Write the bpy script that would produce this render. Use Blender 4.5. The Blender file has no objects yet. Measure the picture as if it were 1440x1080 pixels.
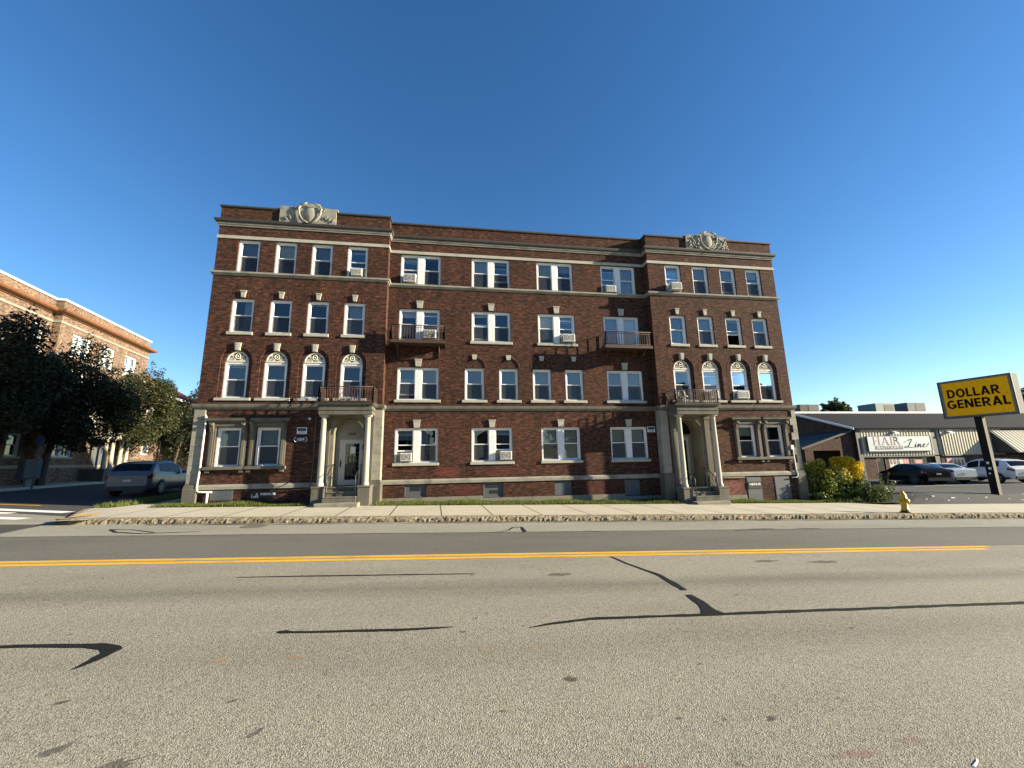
import bpy, bmesh, math, random
from mathutils import Vector, Matrix
import numpy as np
R = math.radians
scene = bpy.context.scene
COL = scene.collection
random.seed(7)

# ------------------------------------------------------------------ helpers
class MB:
    """collects shapes and links them as one mesh object"""
    def __init__(s):
        s.v = []; s.f = []; s.m = []; s.sm = []
    def add(s, verts, faces, mat=0, smooth=False):
        o = len(s.v)
        s.v += [tuple(p) for p in verts]
        for f in faces:
            s.f.append(tuple(i + o for i in f)); s.m.append(mat); s.sm.append(smooth)
        return s
    def quad(s, a, b, c, d, mat=0): return s.add([a, b, c, d], [(0, 1, 2, 3)], mat)
    def box(s, x0, x1, y0, y1, z0, z1, mat=0):
        v = [(x0,y0,z0),(x1,y0,z0),(x1,y1,z0),(x0,y1,z0),(x0,y0,z1),(x1,y0,z1),(x1,y1,z1),(x0,y1,z1)]
        return s.add(v, [(0,3,2,1),(4,5,6,7),(0,1,5,4),(1,2,6,5),(2,3,7,6),(3,0,4,7)], mat)
    def cbox(s, x0, x1, y0, y1, z0, z1, c=.01, mat=0):
        """box with chamfered vertical and front edges (front is -y)"""
        c = min(c, (x1-x0)*.4, (z1-z0)*.4, (y1-y0)*.4)
        fr = [(x0+c,y0,z0+c),(x1-c,y0,z0+c),(x1-c,y0,z1-c),(x0+c,y0,z1-c)]
        mi = [(x0,y0+c,z0),(x1,y0+c,z0),(x1,y0+c,z1),(x0,y0+c,z1)]
        bk = [(x0,y1,z0),(x1,y1,z0),(x1,y1,z1),(x0,y1,z1)]
        F = [(0,1,2,3)]
        for i in range(4):
            j = (i+1) % 4
            F.append((i, 4+i, 4+j, j)); F.append((4+i, 8+i, 8+j, 4+j))
        F.append((11,10,9,8))
        return s.add(fr+mi+bk, F, mat)
    def prism_y(s, poly, y0, y1, mat=0):
        """poly of (x,z) anticlockwise seen from -y, extruded y0 (front) to y1"""
        n = len(poly)
        v = [(x,y0,z) for x,z in poly] + [(x,y1,z) for x,z in poly]
        F = [tuple(range(n)), tuple(range(2*n-1, n-1, -1))]
        for i in range(n):
            j = (i+1) % n; F.append((i, n+i, n+j, j))
        return s.add(v, F, mat)
    def prism_z(s, poly, z0, z1, mat=0):
        n = len(poly)
        v = [(x,y,z0) for x,y in poly] + [(x,y,z1) for x,y in poly]
        F = [tuple(range(n-1,-1,-1)), tuple(range(n, 2*n))]
        for i in range(n):
            j = (i+1) % n; F.append((i, j, n+j, n+i))
        return s.add(v, F, mat)
    def tube(s, pts, r, n=6, mat=0, smooth=True, cap=True):
        pts = [Vector(p) for p in pts]; k = len(pts)
        rs = r if isinstance(r, (list, tuple)) else [r]*k
        V = []; up = None
        for i, p in enumerate(pts):
            d = (pts[min(i+1,k-1)] - pts[max(i-1,0)]).normalized()
            if up is None:
                a = Vector((0,0,1)) if abs(d.z) < .9 else Vector((1,0,0))
                up = d.cross(a).normalized()
            up = (up - d*up.dot(d)).normalized(); w = d.cross(up)
            for j in range(n):
                t = 2*math.pi*j/n
                V.append(p + (up*math.cos(t) + w*math.sin(t))*rs[i])
        F = []
        for i in range(k-1):
            for j in range(n):
                j2 = (j+1) % n
                F.append((i*n+j, i*n+j2, (i+1)*n+j2, (i+1)*n+j))
        if cap:
            F.append(tuple(range(n-1,-1,-1))); F.append(tuple(range((k-1)*n, k*n)))
        return s.add(V, F, mat, smooth)
    def lathe(s, prof, c=(0,0,0), axis='z', n=16, mat=0, smooth=True, a0=0, a1=2*math.pi):
        """prof: list of (r, h)"""
        full = abs(a1-a0-2*math.pi) < 1e-6
        m = n if full else n+1
        V = []
        for r, h in prof:
            for j in range(m):
                t = a0 + (a1-a0)*j/n
                a, b = r*math.cos(t), r*math.sin(t)
                p = {'z': (a,b,h), 'y': (a,h,b), 'x': (h,a,b)}[axis]
                V.append((p[0]+c[0], p[1]+c[1], p[2]+c[2]))
        F = []
        for i in range(len(prof)-1):
            for j in range(n):
                j2 = (j+1) % m
                F.append((i*m+j, i*m+j2, (i+1)*m+j2, (i+1)*m+j))
        return s.add(V, F, mat, smooth)
    def sweep(s, path, prof, mat=0, closed_prof=False, caps=True):
        """path: plan polyline (x,y); outward is right-hand side; prof: (out, z)"""
        n = len(path); N = []
        for i in range(n-1):
            dx, dy = path[i+1][0]-path[i][0], path[i+1][1]-path[i][1]
            l = math.hypot(dx, dy); N.append((dy/l, -dx/l))
        V = []
        for i, (x, y) in enumerate(path):
            a = N[max(i-1,0)]; b = N[min(i,n-2)]
            mx, my = a[0]+b[0], a[1]+b[1]
            k = 1/(1 + a[0]*b[0] + a[1]*b[1]) if 0 < i < n-1 else .5
            for o, z in prof: V.append((x+mx*k*o, y+my*k*o, z))
        m = len(prof); F = []
        lim = m if closed_prof else m-1
        for i in range(n-1):
            for j in range(lim):
                j2 = (j+1) % m
                F.append((i*m+j, (i+1)*m+j, (i+1)*m+j2, i*m+j2))
        if caps:
            F.append(tuple(range(m-1,-1,-1))); F.append(tuple(range((n-1)*m, n*m)))
        return s.add(V, F, mat)
    def build(s, name, mat, parent=None, loc=(0,0,0), local=True, fix=True):
        me = bpy.data.meshes.new(name)
        me.from_pydata(s.v, [], s.f)
        mats = mat if isinstance(mat, (list, tuple)) else [mat]
        for m in mats: me.materials.append(m)
        if len(mats) > 1: me.polygons.foreach_set('material_index', s.m)
        me.polygons.foreach_set('use_smooth', s.sm)
        if fix:
            bm = bmesh.new(); bm.from_mesh(me)
            bmesh.ops.recalc_face_normals(bm, faces=bm.faces)
            bm.to_mesh(me); bm.free()
        me.update()
        return link(name, me, parent, loc)

def link(name, me, parent=None, loc=(0,0,0)):
    o = bpy.data.objects.new(name, me); COL.objects.link(o)
    o.location = loc
    if parent: o.parent = parent
    return o
def thing(name, label, cat, loc=(0,0,0), rz=0, group=None):
    o = bpy.data.objects.new(name, None); COL.objects.link(o)
    o.empty_display_size = .2
    o.location = loc; o.rotation_euler = (0,0,rz)
    return tag(o, label, cat, group)
def tag(o, label, cat, group=None):
    o['label'] = label; o['category'] = cat
    if group: o['group'] = group
    return o
def setting(o, kind='structure'):
    o['kind'] = kind; return o
def dup(o, parent=None):
    c = o.copy(); COL.objects.link(c); c.parent = parent
    for ch in list(o.children): dup(ch, c)
    return c
def text_mesh(txt, size, bold=0.0, extrude=.004, shear=0, spacing=1.0):
    cu = bpy.data.curves.new('lettering', 'FONT'); cu.body = txt; cu.size = size
    cu.offset = bold; cu.extrude = extrude; cu.shear = shear; cu.align_x = 'CENTER'; cu.align_y = 'CENTER'
    cu.space_character = spacing
    o = bpy.data.objects.new('lettering', cu); COL.objects.link(o)
    dg = bpy.context.evaluated_depsgraph_get()
    me = bpy.data.meshes.new_from_object(o.evaluated_get(dg))
    bpy.data.objects.remove(o); bpy.data.curves.remove(cu)
    return me
def text(txt, size, mat, parent, loc, bold=0.0, sx=1.0, extrude=.004, name='lettering', spacing=1.0, shear=0, fit=None):
    """flat lettering that faces -y"""
    me = text_mesh(txt, size, bold, extrude, shear, spacing)
    if fit:
        w_ = [v.co.x for v in me.vertices]; sx = fit/(max(w_)-min(w_))
    me.transform(Matrix.Rotation(R(90), 4, 'X') @ Matrix.Diagonal((sx,1,1,1)))
    me.materials.clear(); me.materials.append(mat)
    return link(name, me, parent, loc)

# ------------------------------------------------------------------ materials
class NT:
    def __init__(s, name):
        s.mat = bpy.data.materials.new(name); s.mat.use_nodes = True
        s.t = s.mat.node_tree; s.n = s.t.nodes
        s.b = s.n['Principled BSDF']; s.out = s.n['Material Output']
    def node(s, typ, **kw):
        nd = s.n.new(typ)
        for k, v in kw.items():
            if k == 'inp':
                for a, b in v.items(): nd.inputs[a].default_value = b
            else: setattr(nd, k, v)
        return nd
    def ln(s, a, b): s.t.links.new(a, b)
    def coords(s, kind='Object'):
        return s.node('ShaderNodeTexCoord').outputs[kind]
    def noise(s, vec, scale, detail=4, rough=.6, dist=0):
        nd = s.node('ShaderNodeTexNoise', inp={'Scale': scale, 'Detail': detail, 'Roughness': rough, 'Distortion': dist})
        if vec: s.ln(vec, nd.inputs['Vector'])
        return nd.outputs['Fac']
    def ramp(s, fac, stops):
        nd = s.node('ShaderNodeValToRGB'); cr = nd.color_ramp
        while len(cr.elements) < len(stops): cr.elements.new(.5)
        for e, (p, c) in zip(cr.elements, stops):
            e.position = p; e.color = (*c, 1) if len(c) == 3 else c
        s.ln(fac, nd.inputs['Fac']); return nd.outputs['Color']
    def mix(s, fac, a, b, mode='MIX'):
        nd = s.node('ShaderNodeMix', data_type='RGBA', blend_type=mode)
        for k, v in ((0, fac), (6, a), (7, b)):
            if isinstance(v, (int, float)): nd.inputs[k].default_value = v
            elif isinstance(v, tuple): nd.inputs[k].default_value = (*v, 1)
            else: s.ln(v, nd.inputs[k])
        return nd.outputs[2]
    def math(s, op, a, b=None):
        nd = s.node('ShaderNodeMath', operation=op)
        for k, v in ((0, a), (1, b)):
            if v is None: continue
            if isinstance(v, (int, float)): nd.inputs[k].default_value = v
            else: s.ln(v, nd.inputs[k])
        return nd.outputs[0]
    def scale(s, vec, sc):
        nd = s.node('ShaderNodeMapping'); nd.inputs['Scale'].default_value = sc
        s.ln(vec, nd.inputs['Vector']); return nd.outputs[0]
    def bump(s, h, strength=.3, dist=.02):
        nd = s.node('ShaderNodeBump', inp={'Strength': strength, 'Distance': dist})
        s.ln(h, nd.inputs['Height']); s.ln(nd.outputs[0], s.b.inputs['Normal'])
    def base(s, c, rough=.8, metal=0.0, spec=None):
        if isinstance(c, tuple): s.b.inputs['Base Color'].default_value = (*c, 1)
        else: s.ln(c, s.b.inputs['Base Color'])
        s.b.inputs['Roughness'].default_value = rough; s.b.inputs['Metallic'].default_value = metal
        if spec is not None: s.b.inputs['Specular IOR Level'].default_value = spec
        return s.mat
def lo(c, k): return tuple(x*k for x in c)
def rough_mat(name, c, var=.25, scale=3, rough=.8, metal=0.0, bump=.15, fine=60, streak=False, spec=None):
    t = NT(name); co = t.coords()
    v = t.scale(co, (1,1,.25)) if streak else co
    a = t.noise(v, scale, 6, .65); b = t.noise(co, fine, 3, .6)
    col = t.ramp(a, [(.25, lo(c, 1-var*1.5)), (.5, c), (.75, lo(c, 1+var*.6))])
    col = t.mix(.25, col, t.ramp(b, [(.3, lo(c,.6)), (.7, lo(c,1.25))]))
    if bump: t.bump(b, bump, .01)
    return t.base(col, rough, metal, spec)
def plain(name, c, rough=.5, metal=0.0, spec=None):
    t = NT(name); co = t.coords(); a = t.noise(co, 9, 5, .6)
    col = t.ramp(a, [(.3, lo(c,.88)), (.7, lo(c,1.06))])
    return t.base(col, rough, metal, spec)
def brick_mat(name, c1, c2, mortar, w=.215, h=.072, patches=(), vertical=False, grime=.5, herring=False):
    t = NT(name); co = t.coords()
    sx = t.node('ShaderNodeSeparateXYZ'); t.ln(co, sx.inputs[0])
    u = t.math('ADD', sx.outputs[0], sx.outputs[1])
    cx = t.node('ShaderNodeCombineXYZ')
    if vertical: t.ln(sx.outputs[2], cx.inputs[0]); t.ln(u, cx.inputs[1])
    elif herring:
        t.ln(t.math('ADD', u, sx.outputs[2]), cx.inputs[0]); t.ln(t.math('SUBTRACT', u, sx.outputs[2]), cx.inputs[1])
    else: t.ln(u, cx.inputs[0]); t.ln(sx.outputs[2], cx.inputs[1])
    br = t.node('ShaderNodeTexBrick', inp={'Scale': 1.0, 'Mortar Size': .006, 'Mortar Smooth': .3, 'Bias': -.1, 'Brick Width': w, 'Row Height': h})
    br.inputs['Color1'].default_value = (*c1,1); br.inputs['Color2'].default_value = (*c2,1); br.inputs['Mortar'].default_value = (*mortar,1)
    t.ln(cx.outputs[0], br.inputs['Vector'])
    # brick to brick variation: coarse cells about one brick large
    cell = t.noise(t.scale(cx.outputs[0], (1/w*.9, 1/h*.9, 1)), 1.0, 2, .7)
    col = t.mix(.75, br.outputs['Color'], t.ramp(cell, [(.32, (.12,.11,.12)), (.46, (.80,.80,.80)), (.58, (1.35,1.22,1.1)), (.70, (3.0,2.4,1.9))]), 'MULTIPLY')
    big = t.noise(t.scale(co, (.5,.5,.22)), 1.3, 6, .65)
    col = t.mix(grime, col, t.ramp(big, [(.32, (.36,.35,.36)), (.52, (1,1,1)), (.75, (1.22,1.14,1.0))]), 'MULTIPLY')
    stk = t.noise(t.scale(co, (2.6,2.6,.22)), 1.0, 5, .7)
    col = t.mix(grime, col, t.ramp(stk, [(.30, (.45,.44,.45)), (.48, (1,1,1)), (.70, (1.12,1.08,1.02))]), 'MULTIPLY')
    pn = t.noise(t.scale(co, (2.2,2.2,5)), 1.6, 5, .7)
    for (x0, x1, z0, z1, pc, st) in patches:
        m = None
        for a, lo_, hi_ in ((sx.outputs[0], x0, x1), (sx.outputs[2], z0, z1)):
            k = t.math('SUBTRACT', 1.0, t.math('DIVIDE', t.math('ABSOLUTE', t.math('SUBTRACT', a, (lo_+hi_)/2)), (hi_-lo_)/2))
            k = t.math('MINIMUM', t.math('MAXIMUM', t.math('MULTIPLY', k, 1.8), 0.0), 1.0)
            m = k if m is None else t.math('MULTIPLY', m, k)
        m = t.math('MULTIPLY', m, t.math('MINIMUM', t.math('MAXIMUM', t.math('MULTIPLY', t.math('SUBTRACT', pn, .38), 6.0), 0.0), st))
        col = t.mix(m, col, pc)
    hgt = t.math('ADD', t.math('MULTIPLY', br.outputs['Fac'], -1.0), t.math('MULTIPLY', cell, .5))
    t.bump(hgt, .35, .012)
    return t.base(col, .9, 0, .25)
def glass_mat(name, tint=(.9,.95,.95), wob=.02, boost=1.7):
    t = NT(name); t.n.remove(t.b)
    tr = t.node('ShaderNodeBsdfTransparent'); tr.inputs[0].default_value = (*tint,1)
    gl = t.node('ShaderNodeBsdfGlossy'); gl.inputs['Roughness'].default_value = .015
    gl.inputs['Color'].default_value = (.95,.97,1,1)
    fr = t.node('ShaderNodeFresnel', inp={'IOR': 1.52})
    bp = t.node('ShaderNodeBump', inp={'Strength': wob, 'Distance': .05})
    co = t.coords('Object'); t.ln(t.noise(co, 1.6, 2, .5), bp.inputs['Height'])
    t.ln(bp.outputs[0], gl.inputs['Normal'])
    ms = t.node('ShaderNodeMixShader')
    t.ln(t.math('MINIMUM', t.math('MULTIPLY', fr.outputs[0], boost), 1.0), ms.inputs[0])
    t.ln(tr.outputs[0], ms.inputs[1]); t.ln(gl.outputs[0], ms.inputs[2]); t.ln(ms.outputs[0], t.out.inputs[0])
    return t.mat
def screen_mat(name, c, alpha):
    t = NT(name); t.n.remove(t.b)
    tr = t.node('ShaderNodeBsdfTransparent'); df = t.node('ShaderNodeBsdfDiffuse'); df.inputs[0].default_value = (*c,1)
    ms = t.node('ShaderNodeMixShader', inp={0: alpha})
    t.ln(tr.outputs[0], ms.inputs[1]); t.ln(df.outputs[0], ms.inputs[2]); t.ln(ms.outputs[0], t.out.inputs[0])
    return t.mat
def leaf_mat(name, c, var=.5, trans=.35):
    t = NT(name)
    geo = t.node('ShaderNodeNewGeometry')
    rnd = geo.outputs['Random Per Island']
    col = t.ramp(rnd, [(0, lo(c, 1-var)), (.6, c), (1, tuple(min(1,x*(1+var)) for x in (c[0]*1.25, c[1], c[2]*.9)))])
    t.ln(col, t.b.inputs['Base Color']); t.b.inputs['Roughness'].default_value = .55
    t.b.inputs['Specular IOR Level'].default_value = .3
    tl = t.node('ShaderNodeBsdfTranslucent'); t.ln(col, tl.inputs[0])
    ms = t.node('ShaderNodeMixShader', inp={0: trans})
    t.ln(t.b.outputs[0], ms.inputs[1]); t.ln(tl.outputs[0], ms.inputs[2]); t.ln(ms.outputs[0], t.out.inputs[0])
    return t.mat

M = {}
M['brick'] = brick_mat('dark_red_brick', (.078,.031,.019), (.031,.0135,.0095), (.075,.060,.047),
    patches=[(-.75,.5,1.48,1.98,(.19,.045,.035),.55),(1.5,3.2,1.45,2.0,(.13,.036,.026),.4),(.0,1.45,.58,1.24,(.13,.034,.027),.45),
             (13.0,14.5,.1,1.2,(.24,.095,.08),.7),(5.8,8.3,.2,1.24,(.10,.026,.022),.45),(-1.9,-1.4,1.75,1.95,(.15,.03,.03),.5)])
M['soldier'] = brick_mat('soldier_brick', (.085,.030,.020), (.050,.020,.015), (.070,.055,.045), vertical=True)
M['herring'] = brick_mat('herringbone_brick', (.060,.026,.018), (.035,.016,.012), (.10,.085,.07), w=.3, h=.1, herring=True)
M['tan_brick'] = brick_mat('tan_brick', (.185,.125,.092), (.13,.09,.068), (.22,.19,.155))
M['store_brick'] = brick_mat('store_brick', (.095,.045,.035), (.055,.032,.026), (.11,.10,.085))
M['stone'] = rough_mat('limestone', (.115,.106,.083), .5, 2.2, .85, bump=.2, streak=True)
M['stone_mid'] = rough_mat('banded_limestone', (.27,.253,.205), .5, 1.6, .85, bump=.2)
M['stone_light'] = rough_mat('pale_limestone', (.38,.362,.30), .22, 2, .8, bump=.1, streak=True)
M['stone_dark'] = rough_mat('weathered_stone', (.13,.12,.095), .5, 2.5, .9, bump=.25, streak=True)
M['cap'] = rough_mat('weathered_metal_cap', (.045,.040,.034), .4, 4, .7, bump=.1)
M['white'] = plain('white_paint', (.74,.74,.73), .45)
M['offwhite'] = rough_mat('offwhite_paint', (.26,.24,.195), .18, 3, .6, bump=.05)
M['glass'] = glass_mat('window_glass', boost=2.6)
M['screen'] = screen_mat('insect_mesh', (.060,.067,.08), .52)
M['blind'] = plain('roller_blind', (.34,.35,.36), .8)
M['blind_white'] = plain('white_blind', (.50,.52,.54), .8)
M['blind_grey'] = plain('grey_blind', (.20,.22,.25), .8)
M['blind_warm'] = plain('cream_blind', (.50,.46,.36), .8)
M['curtain'] = plain('pale_curtain', (.42,.46,.52), .9)
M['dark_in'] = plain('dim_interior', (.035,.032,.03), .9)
M['iron'] = rough_mat('rusty_iron', (.060,.030,.022), .4, 8, .7, bump=.1)
M['iron_black'] = plain('black_iron', (.02,.02,.022), .5)
M['concrete'] = rough_mat('foundation_concrete', (.22,.20,.155), .35, 2, .9, bump=.2, streak=True)
M['panel_grey'] = rough_mat('grey_panel', (.085,.095,.11), .2, 2, .7, bump=.05)
M['ac_white'] = plain('ac_casing', (.55,.54,.50), .5)
M['ac_dark'] = plain('ac_grille', (.10,.10,.10), .6)
M['black'] = plain('black_plastic', (.015,.015,.016), .5)
M['pipe'] = plain('white_pipe', (.70,.69,.64), .5)
M['paper'] = plain('paper', (.72,.72,.70), .8)
M['navy'] = plain('navy_print', (.02,.03,.06), .6)
M['red_print'] = plain('red_print', (.35,.03,.05), .6)
M['bark'] = rough_mat('bark', (.075,.055,.042), .3, 6, .95, bump=.4)
M['bark_pale'] = rough_mat('pale_bark', (.20,.17,.13), .3, 6, .95, bump=.4)
# ------------------------------------------------------------------ the sloping ground
def zg(x):
    x = max(-60, min(90, x))
    return .41 - .0265*x if x > -12 else .728 + .04*(-12-x)
SK = -.037                        # the street runs slightly askew to the building
def rd(x, v): return v + SK*x     # v: distance across the street, kerb at -4.55
KERB = -4.55
def zl(x, y):                     # car park, a ramp up from the pavement
    t = max(0, min(1, (y+2.0)/1.2)); t = t*t*(3-2*t)*max(0, min(1, (x-21.2)/2.5))
    return zg(x)*(1-t) + t*(zg(min(x,31.0))+.42)
def strip(name, xs, vs, dz, mat, zf=None, skew=True):
    b = MB(); n = len(vs); V = []
    for x in xs:
        for v in vs:
            y = rd(x, v) if skew else v
            V.append((x, y, (zf(x, y) if zf else zg(x)) + dz))
    F = [(i*n+j, (i+1)*n+j, (i+1)*n+j+1, i*n+j+1) for i in range(len(xs)-1) for j in range(n-1)]
    b.add(V, F)
    return b.build(name, mat)
XS = [-60,-40,-28,-20,-16,-14,-12,-9,-6,-3,0,3,6,9,12,15,18,21,24,28,32,38,46,60,90]

def asphalt(name, dark, light, bump=.38, worn=True, tint=(1,1,1)):
    t = NT(name); co = t.coords()
    sx = t.node('ShaderNodeSeparateXYZ'); t.ln(co, sx.inputs[0])
    vo = t.node('ShaderNodeTexVoronoi', inp={'Scale': 112.0, 'Randomness': 1.0}); t.ln(co, vo.inputs['Vector'])
    sv = t.node('ShaderNodeSeparateColor'); t.ln(vo.outputs['Color'], sv.inputs[0])
    fine = t.noise(co, 130, 4, .85)
    mid = t.noise(co, 27, 5, .85)
    g = t.math('ADD', t.math('MULTIPLY', sv.outputs[0], .36), t.math('MULTIPLY', t.math('SUBTRACT', fine, .2), 1.15))
    col = t.ramp(g, [(.22, dark), (.5, tuple((a+b)/2 for a,b in zip(dark,light))), (.85, light)])
    col = t.mix(.55, col, t.ramp(mid, [(.32, (.55,.55,.54)), (.5, (1,1,1)), (.68, (1.28,1.27,1.24))]), 'MULTIPLY')
    big = t.noise(t.scale(co, (.18,.7,1)), 1.0, 5, .6)
    col = t.mix(.8, col, t.ramp(big, [(.3, (.80,.79,.78)), (.5, (1,1,1)), (.7, (1.10,1.09,1.06))]), 'MULTIPLY')
    if worn:
        vv = t.math('SUBTRACT', sx.outputs[1], t.math('MULTIPLY', sx.outputs[0], SK))
        wob = t.math('MULTIPLY', t.noise(t.scale(co, (.25,1,1)), 1.1, 4), .5)
        for c0, wd, k in ((-11.75, .5, .70), (-13.9, .6, .88)):
            d = t.math('DIVIDE', t.math('ABSOLUTE', t.math('SUBTRACT', t.math('ADD', vv, wob), c0+.25)), wd)
            f = t.math('MAXIMUM', t.math('SUBTRACT', 1.0, d), 0.0)
            col = t.mix(f, col, (k,k,k), 'MULTIPLY')
        sp = t.noise(co, 3.2, 3, .5, .4)
        col = t.mix(1.0, col, t.ramp(sp, [(.20,(.35,.34,.33)), (.245,(.75,.74,.73)), (.27,(1,1,1))]), 'MULTIPLY')
    hh = t.math('ADD', t.math('MULTIPLY', vo.outputs['Distance'], 1.6), t.math('MULTIPLY', fine, .7))
    t.bump(hh, bump, .012)
    return t.base(col, .88, 0, .3)
M['road'] = asphalt('worn_asphalt', (.040,.037,.029), (.46,.432,.345))
M['road_edge'] = asphalt('kerbside_asphalt', (.14,.134,.11), (.40,.386,.325), .35, False)
M['road_patch'] = asphalt('patch_asphalt', (.070,.066,.058), (.20,.19,.165), .3, False)
M['side_road'] = asphalt('side_street_asphalt', (.03,.03,.03), (.085,.083,.08), .4, False)
M['lot'] = asphalt('car_park_asphalt', (.03,.03,.031), (.085,.084,.082), .3, False)
M['tar'] = rough_mat('crack_sealant', (.016,.016,.017), .2, 12, .85, bump=.2, spec=.12)
def worn_paint(name, c, k):
    t = NT(name); co = t.coords()
    a = t.noise(co, 34, 5, .8); b_ = t.noise(t.scale(co, (.35,1,1)), 2.4, 5, .65); d = t.noise(co, 110, 3, .8)
    f = t.math('ADD', t.math('ADD', t.math('MULTIPLY', a, .45), t.math('MULTIPLY', d, .25)), t.math('MULTIPLY', b_, .45))
    col = t.ramp(f, [(k-.05, (.16,.15,.125)), (k+.0, lo(c,.62)), (k+.06, c), (k+.2, lo(c,1.12))])
    t.bump(d, .3, .01); return t.base(col, .85, 0, .3)
M['yellow_line'] = worn_paint('yellow_road_paint', (.64,.36,.03), .47)
M['white_line'] = worn_paint('white_road_paint', (.72,.71,.67), .44)
M['soil'] = rough_mat('bare_soil', (.10,.085,.055), .3, 2, .95, bump=.3)
M['lawn'] = rough_mat('turf', (.065,.085,.025), .35, 4, .95, bump=.4)

def pave_mat():
    t = NT('pavement_concrete'); co = t.coords()
    c = (.46,.42,.335)
    a = t.noise(co, .9, 6, .7); b = t.noise(co, 90, 3, .7); d = t.noise(co, 7, 5, .7)
    col = t.ramp(a, [(.3, lo(c,.80)), (.5, c), (.7, lo(c,1.10))])
    col = t.mix(.35, col, t.ramp(b, [(.3, lo(c,.7)), (.7, lo(c,1.2))]))
    col = t.mix(.5, col, t.ramp(d, [(.25,(.6,.58,.55)), (.42,(1,1,1)), (.7,(1.05,1.04,1.0))]), 'MULTIPLY')
    br = t.node('ShaderNodeTexBrick', offset=0.0, inp={'Scale': 1.0, 'Mortar Size': .028, 'Mortar Smooth': .3, 'Brick Width': 1.72, 'Row Height': 20.0})
    mp = t.node('ShaderNodeMapping'); mp.inputs['Rotation'].default_value = (0,0,R(-2.1)); mp.inputs['Location'].default_value = (.4,10,0)
    t.ln(co, mp.inputs['Vector']); t.ln(mp.outputs[0], br.inputs['Vector'])
    col = t.mix(br.outputs['Fac'], col, (.10,.088,.062))
    t.bump(b, .2, .008)
    return t.base(col, .9, 0, .25)
M['pave'] = pave_mat()

# far ground, one sheet to the horizon, just under everything else
b = MB(); xs = [-900,-300,-120,-60,-40,-28,-20,-12,0,12,24,40,60,90,200,400,900]; ys = [-600,-200,-60,-40,-20,0,20,40,80,200,500,1200]
V = [(x,y,zg(x)-.24 - (0 if -40<y<60 else .2)) for x in xs for y in ys]; n = len(ys)
b.add(V, [(i*n+j,(i+1)*n+j,(i+1)*n+j+1,i*n+j+1) for i in range(len(xs)-1) for j in range(n-1)])
setting(b.build('ground', M['soil']))
setting(strip('road', XS, [-19.6,-16,-12,-9.35], -.15, M['road']))
setting(strip('road_patch', XS, [-9.35,-6.70], -.151, M['road_patch']))
setting(strip('road_edge', XS, [-6.70,-5.6,KERB+.02], -.152, M['road_edge']))
b = MB(); V = []
for x in XS:
    for v, dz in ((-19.58,-.16),(-19.62,.0),(-19.8,.0),(-22.2,.01)): V.append((x,rd(x,v),zg(x)+dz))
b.add(V, [(i*4+j,i*4+j+1,(i+1)*4+j+1,(i+1)*4+j) for i in range(len(XS)-1) for j in range(3)]); setting(b.build('near_sidewalk', M['pave']))
# yellow double line
for v0, v1, x1 in ((-9.555,-9.39,13.1),(-9.81,-9.645,12.7)):
    xs = [x for x in XS if x < x1] + [x1]
    setting(strip('road_marking', xs, [v0, v1], -.146, M['yellow_line']))
# sealed cracks
def ribbon(name, pts, w, mat, dz=-.143):
    pts = [Vector((p[0],p[1],0)) for p in pts]; P = []; W = []
    n = len(pts); ws = w if isinstance(w, list) else [w]*n
    for i in range(n-1):
        k = max(2, int((pts[i+1]-pts[i]).length/.12))
        for j in range(k):
            f = j/k; P.append(pts[i].lerp(pts[i+1], f)); W.append(ws[i]*(1-f)+ws[i+1]*f)
    P.append(pts[-1]); W.append(ws[-1])
    rg = random.Random(len(P)); b = MB(); V = []
    for i, p in enumerate(P):
        d = (P[min(i+1,len(P)-1)]-P[max(i-1,0)]).normalized(); nn = Vector((-d.y,d.x,0))
        for sgn in (-1,1):
            q = p + nn*sgn*(W[i]*.5*(1+rg.uniform(-.22,.22))) + nn*math.sin(i*.23)*.012
            V.append((q.x,q.y,zg(q.x)+dz))
    b.add(V, [(2*i,2*i+2,2*i+3,2*i+1) for i in range(len(P)-1)])
    return setting(b.build(name, mat))
T_ = M['tar']
ribbon('crack_seal', [(-3.5,-10.75),(-2.16,-10.82),(-.86,-10.88),(.46,-10.99)], [.02,.05,.05,.03], T_)
ribbon('crack_seal', [(-1.93,-13.17),(-1.86,-13.2),(-1.76,-13.22),(-1.52,-13.25),(-.57,-13.30),(-.1,-13.29),(.08,-13.28)], [.02,.09,.05,.055,.065,.035,.01], T_)
ribbon('crack_seal', [(-6.5,-13.3),(-4.74,-13.21),(-4.2,-13.24),(-3.75,-13.29),(-3.5,-13.36),(-3.40,-13.46),(-3.40,-13.60),(-3.43,-13.74),(-3.47,-13.86)], [.06,.07,.07,.10,.14,.15,.13,.08,.01], T_)
ribbon('crack_seal', [(.96,-13.43),(1.2,-13.36),(1.78,-13.26),(3.26,-13.29),(4.02,-13.31),(5.47,-13.38),(6.96,-13.39),(8.48,-13.47),(12,-13.6)], [.01,.05,.07,.07,.085,.08,.08,.09,.09], T_)
ribbon('crack_seal', [(3.38,-9.98),(3.45,-10.56),(3.57,-11.06),(3.67,-11.41),(3.67,-11.89),(3.65,-12.30)], [.04,.06,.07,.09,.10,.09], T_, -.1435)
ribbon('crack_seal', [(3.58,-12.52),(3.55,-12.80),(3.50,-13.0),(3.44,-13.28)], [.10,.15,.16,.30], T_, -.1425)
ribbon('crack_seal', [(-6.7,-5.86),(-7.22,-5.93),(-8.02,-6.04),(-8.81,-5.78),(-9.34,-5.25),(-8.7,-5.36),(-7.82,-5.90)], [.03,.05,.07,.07,.06,.04,.05], T_)
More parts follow.
